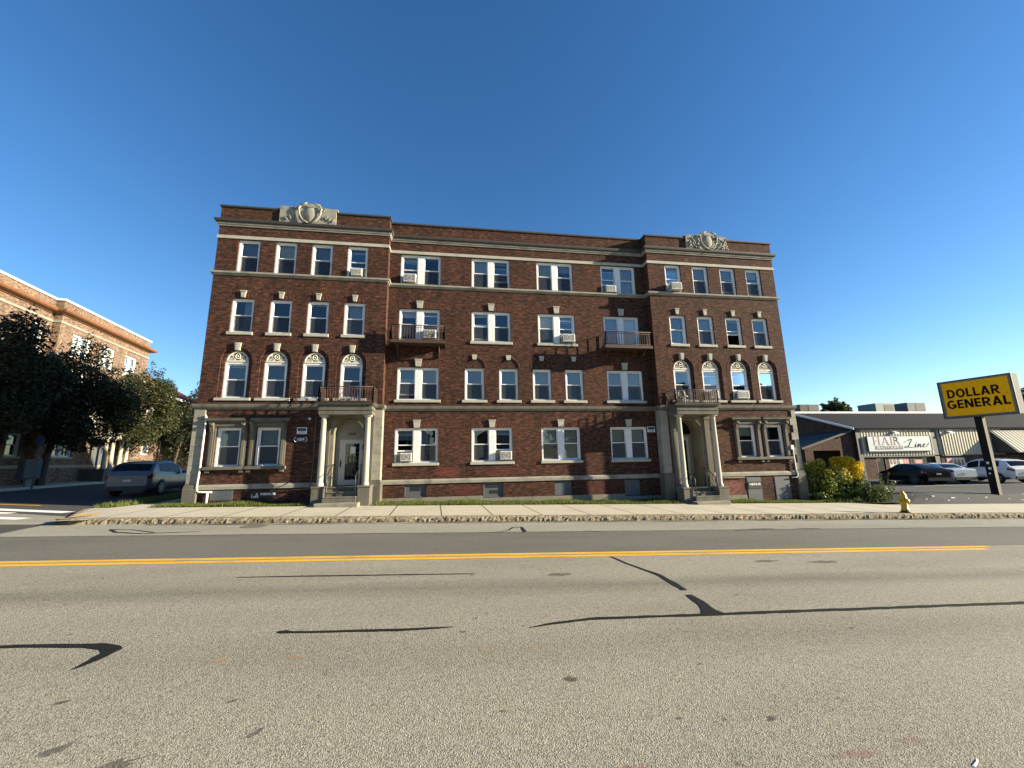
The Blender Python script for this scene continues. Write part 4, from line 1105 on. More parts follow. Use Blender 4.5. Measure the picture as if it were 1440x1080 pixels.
# ------------------------------------------------------------------ the building across the side street (local x runs up the side street, -y faces it)
M['copper'] = rough_mat('copper_cornice', (.20,.088,.036), .35, 3, .5, bump=.1)
M['roof_red'] = rough_mat('red_roof_tiles', (.16,.05,.032), .3, 3, .85)
LA = (-25.27, 9.21, 1.26); LROT = R(97.4)
LB = thing('tan_brick_building', 'tan brick apartment building with an orange copper cornice across the side street behind the trees', 'building', LA, LROT)
def rwall(name, x0, x1, y, holes, z1=12.0, m='tan_brick'):
    b = MB(); grid_wall(b, x0, x1, -.9, z1, y, holes, .2); return b.build(name, M[m], LB)
zr = [(1.7,3.05),(3.95,5.4),(6.2,7.65),(8.42,10.05)]
near = [(-6.2,.95),(-3.4,.95),(.95,.98)]; far = [(4.05,1.75),(6.8,1.6),(9.7,1.6)]
Hn = [(x-w/2,x+w/2,a,c) for x,w in near for a,c in zr]; Hf = [(x-w/2,x+w/2,a,c) for x,w in far for i,(a,c) in enumerate(zr) if not (i == 0 and x > 5)]
rwall('brick_wall', -9, 1.95, .45, Hn); rwall('brick_wall', 1.95, 12.0, 0, Hf)
b = MB(); b.quad((1.95,0,-.9),(1.95,.45,-.9),(1.95,.45,12),(1.95,0,12)); b.quad((12,0,-.9),(12,11,-.9),(12,11,12),(12,0,12)); b.quad((-9,.45,-.9),(-9,11,-.9),(-9,11,12),(-9,.45,12)); b.quad((-9,11,-.9),(12,11,-.9),(12,11,12),(-9,11,12))
b.build('side_wall', M['tan_brick'], LB)
b = MB(); b.box(-8.9,11.9,.6,10.9,11.4,11.5); b.build('flat_roof', M['cap'], LB)
b = MB(); b.box(-8.9,11.9,2.2,2.25,-.5,11.3)
for z in (.9,3.5,5.9,8.1): b.box(-8.9,11.9,.5,2.2,z,z+.05)
b.build('interior', M['dark_in'], LB)
LP = [(-9,11),(-9,.45),(1.95,.45),(1.95,0),(12,0),(12,11)]
b = MB(); b.sweep(LP, [(.0,10.98),(.08,10.98),(.12,11.04),(.38,11.10),(.45,11.18),(.46,11.30),(.0,11.38)]); b.build('cornice', M['copper'], LB)
b = MB(); b.sweep(LP, [(-.3,11.95),(.08,11.95),(.08,12.08),(-.3,12.10)], closed_prof=True); b.build('coping', M['white'], LB)
b = MB(); b.sweep(LP, [(.0,10.42),(.05,10.42),(.05,10.57),(.0,10.59)]); b.build('string_course', M['offwhite'], LB)
b = MB(); b.sweep(LP, [(.0,8.22),(.07,8.24),(.09,8.40),(.0,8.42)]); b.build('string_course', M['offwhite'], LB)
b = MB(); b.sweep(LP, [(.0,3.38),(.08,3.40),(.12,3.58),(.0,3.6)]); b.build('string_course', M['offwhite'], LB)
b = MB(); b.sweep(LP, [(.0,.98),(.06,.98),(.06,1.15),(.0,1.18)]); b.build('water_table', M['offwhite'], LB)
def corner_blocks(o, w, h):
    for xa in (-w/2-.16, w/2+.02):
        b = MB(); b.box(xa,xa+.14,-.05,.03,h+.02,h+.18); b.build('corner_block', M['offwhite'], o)
for x, w in near:
    for i, (a, c) in enumerate(zr):
        if x < -5 and i != 0: pass
        o = window(LB, x, a, w, c-a, .45, ({'blind': .5 if i == 3 and x < 0 else 0, 'screen': False},), (w+.2,.12,.05))
        corner_blocks(o, w, c-a)
for x, w in far:
    for i, (a, c) in enumerate(zr):
        if i == 0 and x > 5: continue
        o = window(LB, x, a, w, c-a, 0, ({'blind': .97, 'screen': False},{'blind': .6, 'screen': False}), (w+.2,.12,.05), mull=.22)
        corner_blocks(o, w, c-a)
# its columned entrance porch
po = bpy.data.objects.new('porch', None); COL.objects.link(po); po.parent = LB
b = MB(); b.box(6.0,9.2,-1.3,0,3.02,3.36); b.box(5.9,9.3,-1.4,0,3.362,3.50); b.box(6.1,9.1,-1.2,0,3.502,3.58); b.build('entablature', M['stone_light'], po)
for x in (6.35,7.1,8.1,8.85):
    b = MB(); b.lathe([(.17,.86),(.17,.93),(.14,.97),(.13,1.8),(.115,2.85),(.16,2.95),(.17,3.018)], (x,-1.1,0), n=14); b.build('column', M['stone_light'], po)
b = MB(); b.box(5.9,6.75,-1.45,0,-.9,.86); b.box(8.45,9.3,-1.45,0,-.9,.86); b.box(6.75,8.45,-.6,0,-.9,.70); b.box(6.75,8.45,-1.0,-.6,-.9,.35); b.build('porch_base', M['stone'], po)
b = MB(); b.box(7.0,8.2,-.03,.02,.7,3.0); b.build('door', M['panel_grey'], po)
b = MB(); railing(b, [(6.05,-.02),(6.05,-1.15),(9.15,-1.15),(9.15,-.02)], 3.6, 4.2, .18); b.build('railing', M['offwhite'], po)
# red roofed house further up the side street
def place_l(s, d):   # s along the side street facade line, d towards the street
    c_, s_ = math.cos(LROT), math.sin(LROT)
    return (LA[0]+c_*s+s_*d, LA[1]+s_*s-c_*d)
hx, hy = place_l(17.5, -1.0)
HS = thing('red_roof_house', 'house with a red tiled hip roof beyond the tan brick building', 'house', (hx,hy,1.5), LROT)
b = MB(); b.box(-3.6,9,0,9,-.6,7.6); b.build('wall', M['tan_brick'], HS)
b = MB(); b.add([(-4.2,-.6,7.6),(9.6,-.6,7.6),(9.6,9.6,7.6),(-4.2,9.6,7.6),(-.2,4.5,10.9),(5.6,4.5,10.9)], [(0,1,5,4),(1,2,5),(2,3,4,5),(3,0,4),(0,3,2,1)]); b.build('roof', M['roof_red'], HS)
b = MB(); b.box(-4.25,9.65,-.66,-.6,7.45,7.66); b.box(-4.26,-4.2,-.6,9.6,7.45,7.66); b.build('eaves_board', M['white'], HS)
for x in (-2,1,4,7):
    for z in (1.8,4.8):
        w = MB(); bar_frame(w, x-.5, x+.5, z, z+1.5, -.06, .02, .1); o = w.build('window', M['white'], HS)
        w = MB(); w.box(x-.42,x+.42,-.03,.0,z+.08,z+1.42); w.build('pane', M['panel_grey'], o)

# ------------------------------------------------------------------ trees and shrubs
def leaves(b, c, rad, n, size, rg, mats=1, matf=None, shell=.55, zsq=1.0):
    """leaf quads in clumps filling an ellipsoid"""
    for k in range(n):
        while True:
            u = Vector((rg.gauss(0,1), rg.gauss(0,1), rg.gauss(0,1)))
            if u.length > 1e-3: break
        u.normalize(); r_ = (shell+(1-shell)*rg.random())**.6 if rg.random() < .75 else rg.random()**.5
        p = Vector((c[0]+u.x*rad[0]*r_, c[1]+u.y*rad[1]*r_, c[2]+u.z*rad[2]*r_))
        s_ = size*rg.uniform(.6,1.35)
        a = Vector((rg.gauss(0,1),rg.gauss(0,1),rg.gauss(0,.6))).normalized(); d = (u*.6+Vector((rg.gauss(0,.7),rg.gauss(0,.7),rg.gauss(.2,.7)))).normalized()
        w = a.cross(d)
        if w.length < 1e-3: continue
        w.normalize(); a = d.cross(w)
        m = matf(p, rg) if matf else 0
        q = [p-a*s_*.55, p+w*s_*.28, p+a*s_*.55, p-w*s_*.28]
        b.add(q, [(0,1,2,3)], m)
def crown_lobes(rg, c, R3, n):
    out = []
    for k in range(n):
        while True:
            u = Vector((rg.uniform(-1,1),rg.uniform(-1,1),rg.uniform(-1,1)))
            if .12 < u.length < 1: break
        u = u*(u.length**-.45)*.82
        p = Vector((c[0]+u.x*R3[0], c[1]+u.y*R3[1], c[2]+u.z*R3[2]))
        out.append((p, rg.uniform(.20,.36)))
    return out
def tree(name, label, base, h, crown_c, R3, nl, nleaf, size, lm, seed, trunk_r=.17, bark='bark', fork=.32, cat='tree', group=None, spikes=0):
    rg = random.Random(seed); t = thing(name, label, cat, base, 0, group)
    lobes = crown_lobes(rg, crown_c, R3, nl)
    b = MB(); zf = h*fork
    tip = Vector((crown_c[0]*.6, crown_c[1]*.6, h*.9))
    pts = [Vector((0,0,-.1)), Vector((.02,.01,.15)), Vector((crown_c[0]*.08,crown_c[1]*.08,zf*.6)), Vector((crown_c[0]*.2,crown_c[1]*.2,zf))]
    b.tube(pts+[pts[-1].lerp(tip,.4), pts[-1].lerp(tip,.9)], [trunk_r*1.45,trunk_r*1.1,trunk_r*.92,trunk_r*.8,trunk_r*.5,.03], 9)
    for i, (p, r_) in enumerate(lobes):
        k = rg.uniform(0,.55); s0 = pts[-1].lerp(tip, k) if rg.random() < .8 else pts[2].lerp(pts[3], rg.random())
        mid = s0.lerp(p, .5)+Vector((rg.uniform(-.2,.2),rg.uniform(-.2,.2),rg.uniform(.0,.4)))
        rr = trunk_r*rg.uniform(.22,.4)*(1-k*.5)
        b.tube([s0, mid, p], [rr,rr*.6,rr*.2], 5)
    b.build('trunk', M[bark], t)
    b = MB(); per = nleaf//len(lobes)
    for p, r_ in lobes:
        leaves(b, p, (R3[0]*r_*1.25, R3[1]*r_*1.25, R3[2]*r_*1.0), per, size, rg)
    for k in range(spikes):
        p, r_ = rg.choice(lobes); e = p+Vector((rg.uniform(-.4,.4)*R3[0]*.5, rg.uniform(-.4,.4)*R3[1]*.5, R3[2]*r_*rg.uniform(1.0,1.5)))
        leaves(b, e, (.22,.22,.4), 26, size, rg)
    b.build('crown', lm, t, fix=False)
    return t
M['leaf_dark'] = leaf_mat('dark_foliage', (.020,.028,.011), .5, .2)
M['leaf_mid'] = leaf_mat('mid_foliage', (.055,.075,.022), .5, .3)
M['leaf_olive'] = leaf_mat('olive_foliage', (.042,.050,.018), .5, .3)
x, y = place_l(-5.9, .9); tree('street_tree', 'tall dark tree at the left edge whose crown reaches nearest the copper cornice', (x,y,zg(x)), 9.6, (.2,1.6,5.8), (2.6,3.8,3.9), 40, 28000, .16, M['leaf_dark'], 1, .2, spikes=8, group='street trees before the tan brick building')
x, y = place_l(1.2, .95); tree('street_tree', 'dark spreading tree on the far pavement beside the grey utility cabinet', (x,y,zg(x)), 9.0, (1.0,.5,5.5), (2.6,3.3,3.5), 40, 30000, .155, M['leaf_dark'], 2, .19, spikes=10, group='street trees before the tan brick building')
x, y = place_l(9.4, .9); tree('street_tree', 'forked tree before the columned porch of the tan brick building', (x,y,zg(x)), 9.2, (.3,-.4,5.5), (2.7,3.4,3.5), 36, 24000, .16, M['leaf_olive'], 3, .2, spikes=22, group='street trees before the tan brick building')
x, y = place_l(22, 1.2); tree('street_tree', 'bushy olive green tree beyond the parked silver car', (x,y,1.5), 10.2, (2.6,-.6,5.6), (4.9,3.8,5.3), 44, 26000, .22, M['leaf_olive'], 4, .16, 'bark_pale', spikes=30, group='street trees before the tan brick building')
x, y = place_l(30, 1.2); tree('street_tree', 'tree closing the view up the side street beside the brick corner', (x,y,1.6), 12.6, (2.4,-1.5,6.4), (4.4,4.2,6.0), 36, 20000, .25, M['leaf_olive'], 5, .18, spikes=36, group='street trees before the tan brick building')
x, y = place_l(17, .8); tree('street_tree', 'low dense tree shading the pavement between porch and silver car', (x,y,1.4), 8.2, (1.2,.6,4.4), (3.2,3.4,3.6), 28, 15000, .19, M['leaf_dark'], 6, .14, spikes=12, group='street trees before the tan brick building')

# overgrown hedge at the right corner of the brick building
M['leaf_green'] = leaf_mat('hedge_leaves', (.095,.14,.026), .5, .3)
M['leaf_yellow'] = leaf_mat('yellow_leaves', (.60,.46,.02), .3, .35)
M['leaf_lime'] = leaf_mat('lime_leaves', (.30,.30,.03), .4, .3)
M['leaf_weed'] = leaf_mat('weed_leaves', (.085,.12,.03), .4, .3)
def hedge():
    rg = random.Random(21); bx, by = 19.5, .15
    t = thing('shrub', 'dense overgrown shrub with yellow leaves on top at the right corner of the brick building', 'shrub', (bx,by,zg(bx)))
    b = MB()
    for k in range(34):
        a = (rg.uniform(-1.3,1.4), rg.uniform(-.6,.8)); h = rg.uniform(1.2,2.0)
        b.tube([(a[0],a[1],-.05),(a[0]+rg.uniform(-.2,.2),a[1]+rg.uniform(-.2,.2),h*.5),(a[0]+rg.uniform(-.4,.4),a[1]+rg.uniform(-.3,.3),h)], [.022,.016,.006], 5)
    b.build('stem', M['bark'], t)
    def mf(p, r_):
        top = (p.z-1.25)/1.0
        k = top*.9 + (1.0 if p.x > .45 and p.z > 1.05 else 0)*1.0 + r_.uniform(-.5,.5)
        if k > .75 and (p.x > .35 or r_.random() < .45): return 2
        if k > .25: return 1 if r_.random() < .75 else 2
        return 2 if r_.random() < .02 else 0
    b = MB()
    lob = [((-1.1,0,.9),(.62,.75,1.0),2200),((-.35,-.05,1.0),(.7,.8,1.1),2600),((.35,.0,1.0),(.7,.75,1.05),2400),((1.05,.0,1.35),(.62,.6,.9),2600),((1.2,-.1,1.75),(.45,.45,.45),1500),((1.25,-.05,.75),(.45,.55,.7),1000),((-1.25,.1,1.55),(.35,.5,.45),600),((-.5,.1,1.75),(.4,.5,.4),700),((.9,.1,1.85),(.55,.5,.42),1100),((-.7,-.35,.42),(.8,.4,.4),1500),((.4,-.35,.40),(.8,.4,.4),1500)]
    for c, rd_, n in lob:
        for q in range(6):
            cc = (c[0]+rg.uniform(-.5,.5)*rd_[0]*1.3, c[1]+rg.uniform(-.5,.5)*rd_[1], max(.25,c[2]+rg.uniform(-.5,.5)*rd_[2]))
            leaves(b, cc, (rd_[0]*.6,rd_[1]*.6,rd_[2]*.5), n//6, .105, rg, matf=mf)
    for i, v in enumerate(b.v):
        if v[2] < .02: b.v[i] = (v[0],v[1],.02+abs(v[2])*.3)
    b.build('foliage', [M['leaf_green'],M['leaf_lime'],M['leaf_yellow']], t, fix=False)
    t = thing('weed_clump', 'feathery green weeds sprawling at the foot of the yellow topped shrub', 'weeds', (20.85,-.75,zg(20.85)))
    b = MB(); s_ = MB()
    for k in range(70):
        a, L = rg.uniform(0,6.28), rg.uniform(.5,1.15); x0, y0 = rg.gauss(.1,.38), rg.gauss(0,.24); le = rg.uniform(.1,.5)
        if k < 4: L = 1.5; le = .12
        P = [Vector((x0,y0,0)), Vector((x0+math.cos(a)*L*le*.4,y0+math.sin(a)*L*le*.4,L*.55)), Vector((x0+math.cos(a)*L*le,y0+math.sin(a)*L*le,L*.95))]
        s_.tube(P, [.008,.006,.003], 4)
        for q in range(34):
            f = rg.uniform(.12,1); p = P[0].lerp(P[1],f*2) if f < .5 else P[1].lerp(P[2],f*2-1)
            leaves(b, p, (.07,.07,.05), 1, .10, rg)
    s_.build('stem', M['bark_pale'], t); b.build('foliage', M['leaf_weed'], t, fix=False)
hedge()

# ------------------------------------------------------------------ the metal fronted store
M['metal_rib'] = plain('ribbed_metal', (.50,.455,.33), .5)
M['roof_blue'] = rough_mat('slate_blue_roof', (.013,.0145,.020), .4, 1.2, .9, bump=.1, streak=False, spec=.1)
M['trim_dark'] = plain('dark_trim', (.05,.048,.045), .6)
SX, SY, SZ = 36.0, 13.0, -.15
ST = thing('store_building', 'low store with ribbed metal front, blue grey roof and brick shopfront behind the car park', 'store', (SX,SY,SZ))
e0 = 4.50                                  # eave height above the root
b = MB()
def ribbed(b, x0, x1, z0, z1, y, p=.30, d=.05, top=None):
    n = int((x1-x0)/p)
    for i in range(n):
        xa = x0+(x1-x0)*i/n; w = (x1-x0)/n
        P = [(xa,y),(xa+w*.30,y),(xa+w*.42,y-d),(xa+w*.88,y-d),(xa+w,y)]
        for (ax,ay),(cx,cy) in zip(P, P[1:]): b.quad((ax,ay,z0),(cx,cy,z0),(cx,cy,z1),(ax,ay,z1))
ribbed(b, .45, 8.1, 2.2, e0, 0); ribbed(b, 8.75, 16.2, 2.15, e0, 0); b.build('metal_front', M['metal_rib'], ST)
b = MB(); b.box(0,.45,-.06,.1,0,e0); b.box(8.1,8.75,-.03,.1,0,e0); b.box(-.05,34,-.25,.1,e0+.002,e0+.16); b.box(.45,16.2,-.03,.1,2.06,2.16); b.build('trim', M['trim_dark'], ST)
b = MB(); grid_wall(b, .45, 34, -.5, 2.10, .12, [(1.9,2.9,.25,2.0),(3.2,5.6,.25,2.0),(5.9,7.6,.25,2.0),(9.5,11.7,.4,1.95)], .15); b.build('brick_front', M['store_brick'], ST)
b = MB(); b.quad((-.02,.0,-.5),(-.02,14,-.5),(-.02,14,e0),(-.02,0,e0)); b.add([(-.02,.0,e0),(-.02,6.0,6.55),(-.02,14,6.55),(-.02,14,e0)], [(0,1,2,3)]); b.quad((34,0,-.5),(34,14,-.5),(34,14,6.5),(34,0,4.5)); b.quad((0,14,-.5),(34,14,-.5),(34,14,6.5),(0,14,6.5)); b.build('end_wall', M['store_brick'], ST)
b = MB(); b.add([(-.45,-.35,e0+.13),(34.3,-.35,e0+.13),(34.3,6.0,6.72),(-.45,6.0,6.72),(-.45,-.35,e0+.01),(-.45,6.0,6.58)], [(0,1,2,3),(0,3,5,4)]); b.quad((-.45,6.0,6.72),(34.3,6.0,6.72),(34.3,14,6.72),(-.45,14,6.72)); b.build('roof', M['roof_blue'], ST)
b = MB(); b.box(-.5,34.3,5.9,6.15,6.68,6.88); b.add([(-.52,-.4,e0+.0),(-.46,-.4,e0+.0),(-.46,6.0,6.56),(-.52,6.0,6.56),(-.52,-.4,e0+.18),(-.46,-.4,e0+.18),(-.46,6.0,6.78),(-.52,6.0,6.78)], [(0,3,7,4),(4,7,6,5),(1,5,6,2),(0,4,5,1)]); b.build('roof_edge', M['white'], ST)
b = MB(); b.tube([(9.0,-.1,e0),(9.0,-.1,4.0),(9.08,-.1,3.6),(9.08,-.1,.2)], .05, 6); b.build('downspout', M['trim_dark'], ST)
for x in (4.0, 10.0):
    b = MB(); b.box(x-.05,x+.05,-.12,0,4.2,4.34); b.add([(x-.24,-.40,4.12),(x+.24,-.40,4.12),(x+.24,-.1,4.19),(x-.24,-.1,4.19),(x-.2,-.37,4.25),(x+.2,-.37,4.25),(x+.2,-.1,4.34),(x-.2,-.1,4.34)], [(0,1,2,3),(4,7,6,5),(0,4,5,1),(1,5,6,2),(3,7,4,0)]); b.build('flood_lamp', M['paper'], ST)
# awning
b = MB(); n = 46; x0, x1 = 14.9, 34
for i in range(n):
    xa = x0+(x1-x0)*i/n; w = (x1-x0)/n
    P = [(xa,0),(xa+w*.35,0),(xa+w*.45,.05),(xa+w*.88,.05),(xa+w,0)]
    for (ax,ad),(cx,cd) in zip(P, P[1:]): b.quad((ax,-1.75-ad,2.25+ad*.6),(cx,-1.75-cd,2.25+cd*.6),(cx,-.02-cd,4.38+cd*.6),(ax,-.02-ad,4.38+ad*.6))
b.build('awning', M['metal_rib'], ST)
b = MB(); b.add([(14.89,-1.75,2.2),(14.89,0,2.2),(14.89,0,4.40),(14.86,-1.75,2.2),(14.86,0,2.2),(14.86,0,4.40)], [(0,1,2),(3,5,4),(0,2,5,3),(0,3,4,1)]); b.build('awning_end', M['trim_dark'], ST)
# shop windows and their posters
M['poster'] = plain('poster_white', (.62,.60,.56), .4); M['pink'] = plain('poster_pink', (.55,.20,.18), .5); M['hair'] = plain('poster_dark', (.03,.022,.02), .5); M['skin'] = plain('poster_brown', (.30,.16,.10), .5)
for (x0,x1,z0,z1) in ((1.9,2.9,.25,2.0),(3.2,5.6,.25,2.0),(5.9,7.6,.25,2.0),(9.5,11.7,.4,1.95)):
    b = MB(); bar_frame(b, x0, x1, z0, z1, .12, .22, .07); w = b.build('shop_window', M['trim_dark'], ST)
    b = MB(); b.quad((x0+.06,.20,z0+.06),(x1-.06,.20,z0+.06),(x1-.06,.20,z1-.06),(x0+.06,.20,z1-.06)); b.build('pane', M['glass'], w)
    b = MB(); b.quad((x0,.9,z0),(x1,.9,z0),(x1,.9,z1),(x0,.9,z1)); b.build('shop_interior', M['dark_in'], w)
def poster(x0, x1, z0, z1, items, label, bg='poster'):
    t = thing('poster', label, 'poster', (SX+x0,SY+.175,SZ+z0), 0, 'posters in the store windows')
    b = MB(); b.box(0,x1-x0,-.01,0,0,z1-z0); b.build('sheet', M[bg], t)
    for m, kind in (('hair',0),('skin',1),('pink',2)):
        b = MB(); c = 0
        for it in items:
            if it[0] != kind: continue
            c += 1
            if kind == 2: b.box(it[1]-it[3],it[1]+it[3],-.016-.001*c,-.0105,it[2]-it[4],it[2]+it[4])
            else: b.lathe([(0,-.013-.003*kind),(1,-.0128-.003*kind)], (0,0,0), 'y', 14); n = 28; b.v[-n:] = [(it[1]+v[0]*it[3], v[1]-.0003*c, it[2]+v[2]*it[4]) for v in b.v[-n:]]
        if c: b.build('print', M[m], t)
poster(3.25,4.75,.35,1.97,[(0,.25,1.25,.14,.22),(1,.25,1.28,.07,.10),(0,.62,1.25,.15,.22),(1,.62,1.28,.07,.1),(0,.28,.55,.16,.16),(1,.28,.52,.08,.1),(0,.62,.5,.13,.2),(1,.62,.53,.07,.1),(0,1.02,1.2,.16,.36),(1,1.02,1.3,.09,.13)],'pale window poster printed with rows of dark haired heads')
poster(4.77,5.5,.5,1.97,[(2,.36,1.15,.28,.25),(2,.36,.3,.2,.05)],'pale window poster with a red block near its top')
poster(6.0,6.9,.7,1.93,[(2,.45,.75,.36,.3),(0,.45,.7,.2,.25)],'dark window poster with a dull red patch', 'hair')
poster(9.6,10.25,.5,1.9,[(2,.3,1.1,.28,.25),(2,.3,.3,.28,.15)],'pinkish poster at the left of the arched store window')
poster(10.27,11.65,.5,1.9,[(0,.25,.75,.16,.5),(1,.25,1.0,.08,.12),(0,.65,.8,.17,.45),(1,.65,1.0,.08,.12),(0,1.05,.75,.16,.5),(1,1.05,.95,.08,.12)],'grey poster of three long haired figures behind the silver car')
b = MB(); b.box(.5,3.1,.05,.11,-.3,.6); b.build('plinth', M['store_brick'], ST)
# lean-to with a brick front
b = MB(); b.add([(-5.15,.25,-.5),(-4.3,.25,-.5),(-4.3,.25,2.72),(-5.15,.25,2.95)], [(0,1,2,3)]); b.add([(-5.15,.25,2.95),(-4.3,.25,2.72),(-1.55,.25,2.72),(-1.55,.25,3.75),(-2.7,.25,3.75)], [(0,1,2,3,4)]); b.quad((-5.15,.25,-.5),(-5.15,6,-.5),(-5.15,6,2.95),(-5.15,.25,2.95)); b.box(-1.55,0,.25,.4,-.5,4.2)
b.box(-4.3,-1.6,1.2,1.3,-.3,.9); b.build('lean_to_wall', M['store_brick'], ST)
b = MB(); b.add([(-5.6,.0,2.82),(-.3,.0,4.35),(-.3,7,4.35),(-5.6,7,2.82),(-5.6,.0,2.98),(-.3,.0,4.5),(-.3,7,4.5),(-5.6,7,2.98)], [(0,1,5,4),(4,5,6,7),(0,4,7,3),(0,3,2,1)]); b.build('lean_to_roof', M['cap'], ST)
b = MB(); b.box(-4.3,-1.55,3.0,3.05,-.5,2.8); b.build('carport_back', M['dark_in'], ST)
# the shop sign
t = thing('store_sign', 'wide white sign reading HAIR Line BEAUTY SUPPLY on the ribbed metal front', 'sign', (SX+.95,SY-.10,SZ+2.58), 0)
M['sign_white'] = plain('sign_white', (.46,.51,.53), .5)
W_, H_ = 6.75, 1.32
b = MB(); b.box(0,W_,-.12,0,0,H_); b.build('panel', M['sign_white'], t)
b = MB(); bar_frame(b, -.04, W_+.04, -.04, H_+.04, -.14, .0, .045); b.build('frame', M['panel_grey'], t)
M['maroon'] = plain('maroon_lettering', (.16,.012,.022), .6)
def serif_text():
    b = MB(); s_ = .62; z0 = .58; y0, y1 = -.128, -.1205; st = .085; x = .62
    def stem(xa): b.box(xa,xa+st,y0,y1,z0,z0+s_); b.box(xa-.05,xa+st+.05,y0-.001,y1,z0,z0+.035); b.box(xa-.05,xa+st+.05,y0-.001,y1,z0+s_-.035,z0+s_)
    stem(x); stem(x+.42); b.box(x+st,x+.42,y0+.001,y1,z0+s_*.5-.02,z0+s_*.5+.02); x += .72
    b.prism_y([(x,z0),(x+.05,z0),(x+.31,z0+s_),(x+.27,z0+s_)], y0, y1); b.prism_y([(x+.46,z0),(x+.57,z0),(x+.33,z0+s_),(x+.25,z0+s_)], y0-.001, y1); b.box(x+.13,x+.47,y0+.001,y1,z0+.19,z0+.225); b.box(x-.06,x+.12,y0-.001,y1,z0,z0+.03); b.box(x+.40,x+.65,y0-.001,y1,z0,z0+.03); x += .78
    stem(x); x += .26
    stem(x); b.tube([(x+.08,-.124,z0+s_-.025),(x+.26,-.124,z0+s_-.035),(x+.35,-.124,z0+s_*.76),(x+.26,-.124,z0+s_*.53),(x+.08,-.124,z0+s_*.5)], .032, 4); b.prism_y([(x+.20,z0+s_*.5),(x+.40,z0+.0),(x+.52,z0),(x+.30,z0+s_*.52)], y0-.002, y1)
    b.v = [(.60+(v[0]-.62)*1.22, v[1], .56+(v[2]-.58)*1.12) for v in b.v]
    b.build('lettering', M['maroon'], t)
serif_text()
b = MB(); b.box(.68,3.60,-.127,-.1205,.14,.47); b.build('lettering_band', M['navy'], t)
text('BEAUTY SUPPLY', .27, M['paper'], t, (2.14,-.131,.31), .006, fit=2.7)
def script():
    b = MB(); y = -.126
    def st(P, w=.02):
        P = [Vector((3.75+p[0]*1.05, y, .28+p[1]*.78)) for p in P]; Q = []
        for i in range(len(P)-1):
            p0 = P[max(i-1,0)]; p1 = P[i]; p2 = P[i+1]; p3 = P[min(i+2,len(P)-1)]
            for k in range(6):
                f = k/6; Q.append(.5*((2*p1)+(-p0+p2)*f+(2*p0-5*p1+4*p2-p3)*f*f+(-p0+3*p1-3*p2+p3)*f**3))
        Q.append(P[-1]); b.tube(Q, w, 5)
    st([(.55,.80),(.75,.98),(.92,.90),(.78,.72),(.60,.40),(.42,.10),(.20,.0),(.08,.08),(.25,.16),(.60,.04),(.95,.02),(1.15,.14)], .024)
    st([(1.12,.10),(1.28,.42),(1.20,.10),(1.30,.05),(1.44,.20)], .022); st([(1.36,.60),(1.38,.62)], .03)
    st([(1.44,.2),(1.54,.42),(1.46,.05),(1.62,.36),(1.74,.40),(1.70,.10),(1.80,.05),(1.94,.2)], .022)
    st([(1.94,.2),(2.10,.26),(2.20,.38),(2.10,.44),(1.98,.22),(2.06,.06),(2.24,.08),(2.48,.30),(2.62,.52)], .02)
    st([(.60,.95),(.2,.70),(.05,.55)], .012)
    b.build('lettering', M['cap'], t)
script()
# rooftop units
def rooftop(x, y, w, d, h, label, m, sides=True):
    t = thing('rooftop_unit', label, 'rooftop unit', (x,y,SZ+6.73))
    b = MB(); b.cbox(-w/2,w/2,-d/2,d/2,.12,h,.04); b.box(-w/2+.1,w/2-.1,-d/2+.1,d/2-.1,0,.12); b.build('casing', M[m], t)
    b = MB()
    for i in range(7): z = .35+(h-.55)*i/6; b.box(-w*.05,w/2-.12,-d/2-.02,-d/2-.004,z-.03,z+.03)
    b.build('louvre', M['trim_dark'], t)
    b = MB(); b.lathe([(.0,h+.1),(.3,h+.1),(.34,h),(.34,h-.02)], (w*.2,0,0), n=16); b.build('fan_guard', M['panel_grey'], t)
M['unit_green'] = plain('green_grey_casing', (.13,.17,.16), .6)
rooftop(38.4,20.5,2.4,1.8,1.0,'low grey rooftop unit nearest the brick building end of the store roof','stone_dark')
rooftop(47.9,20.5,2.5,2.0,1.15,'green grey rooftop unit in the middle of the store roof','unit_green')
rooftop(52.1,20.5,2.5,2.0,1.25,'dark grey rooftop unit on the store roof nearest the yellow pole sign','panel_grey')
# trees behind the store
tree('background_tree', 'round tree top showing over the store roof left of the green rooftop unit', (60.5,37,0), 11.3, (0,0,7.6), (1.9,2.0,2.9), 18, 4200, .42, M['leaf_mid'], 31, .25, spikes=10, group='trees behind the store')
tree('background_tree', 'lower dark tree top over the store roof beside the small grey unit', (57.6,37,0), 10.6, (0,0,7.0), (2.1,2.1,3.0), 16, 3800, .42, M['leaf_dark'], 32, .25, spikes=10, group='trees behind the store')
tree('background_tree', 'tree at the right edge behind the yellow pole sign', (98.5,37,0), 13.6, (0,0,8.6), (4.5,4.5,4.6), 22, 6000, .5, M['leaf_mid'], 33, .25, spikes=10, group='trees behind the store')

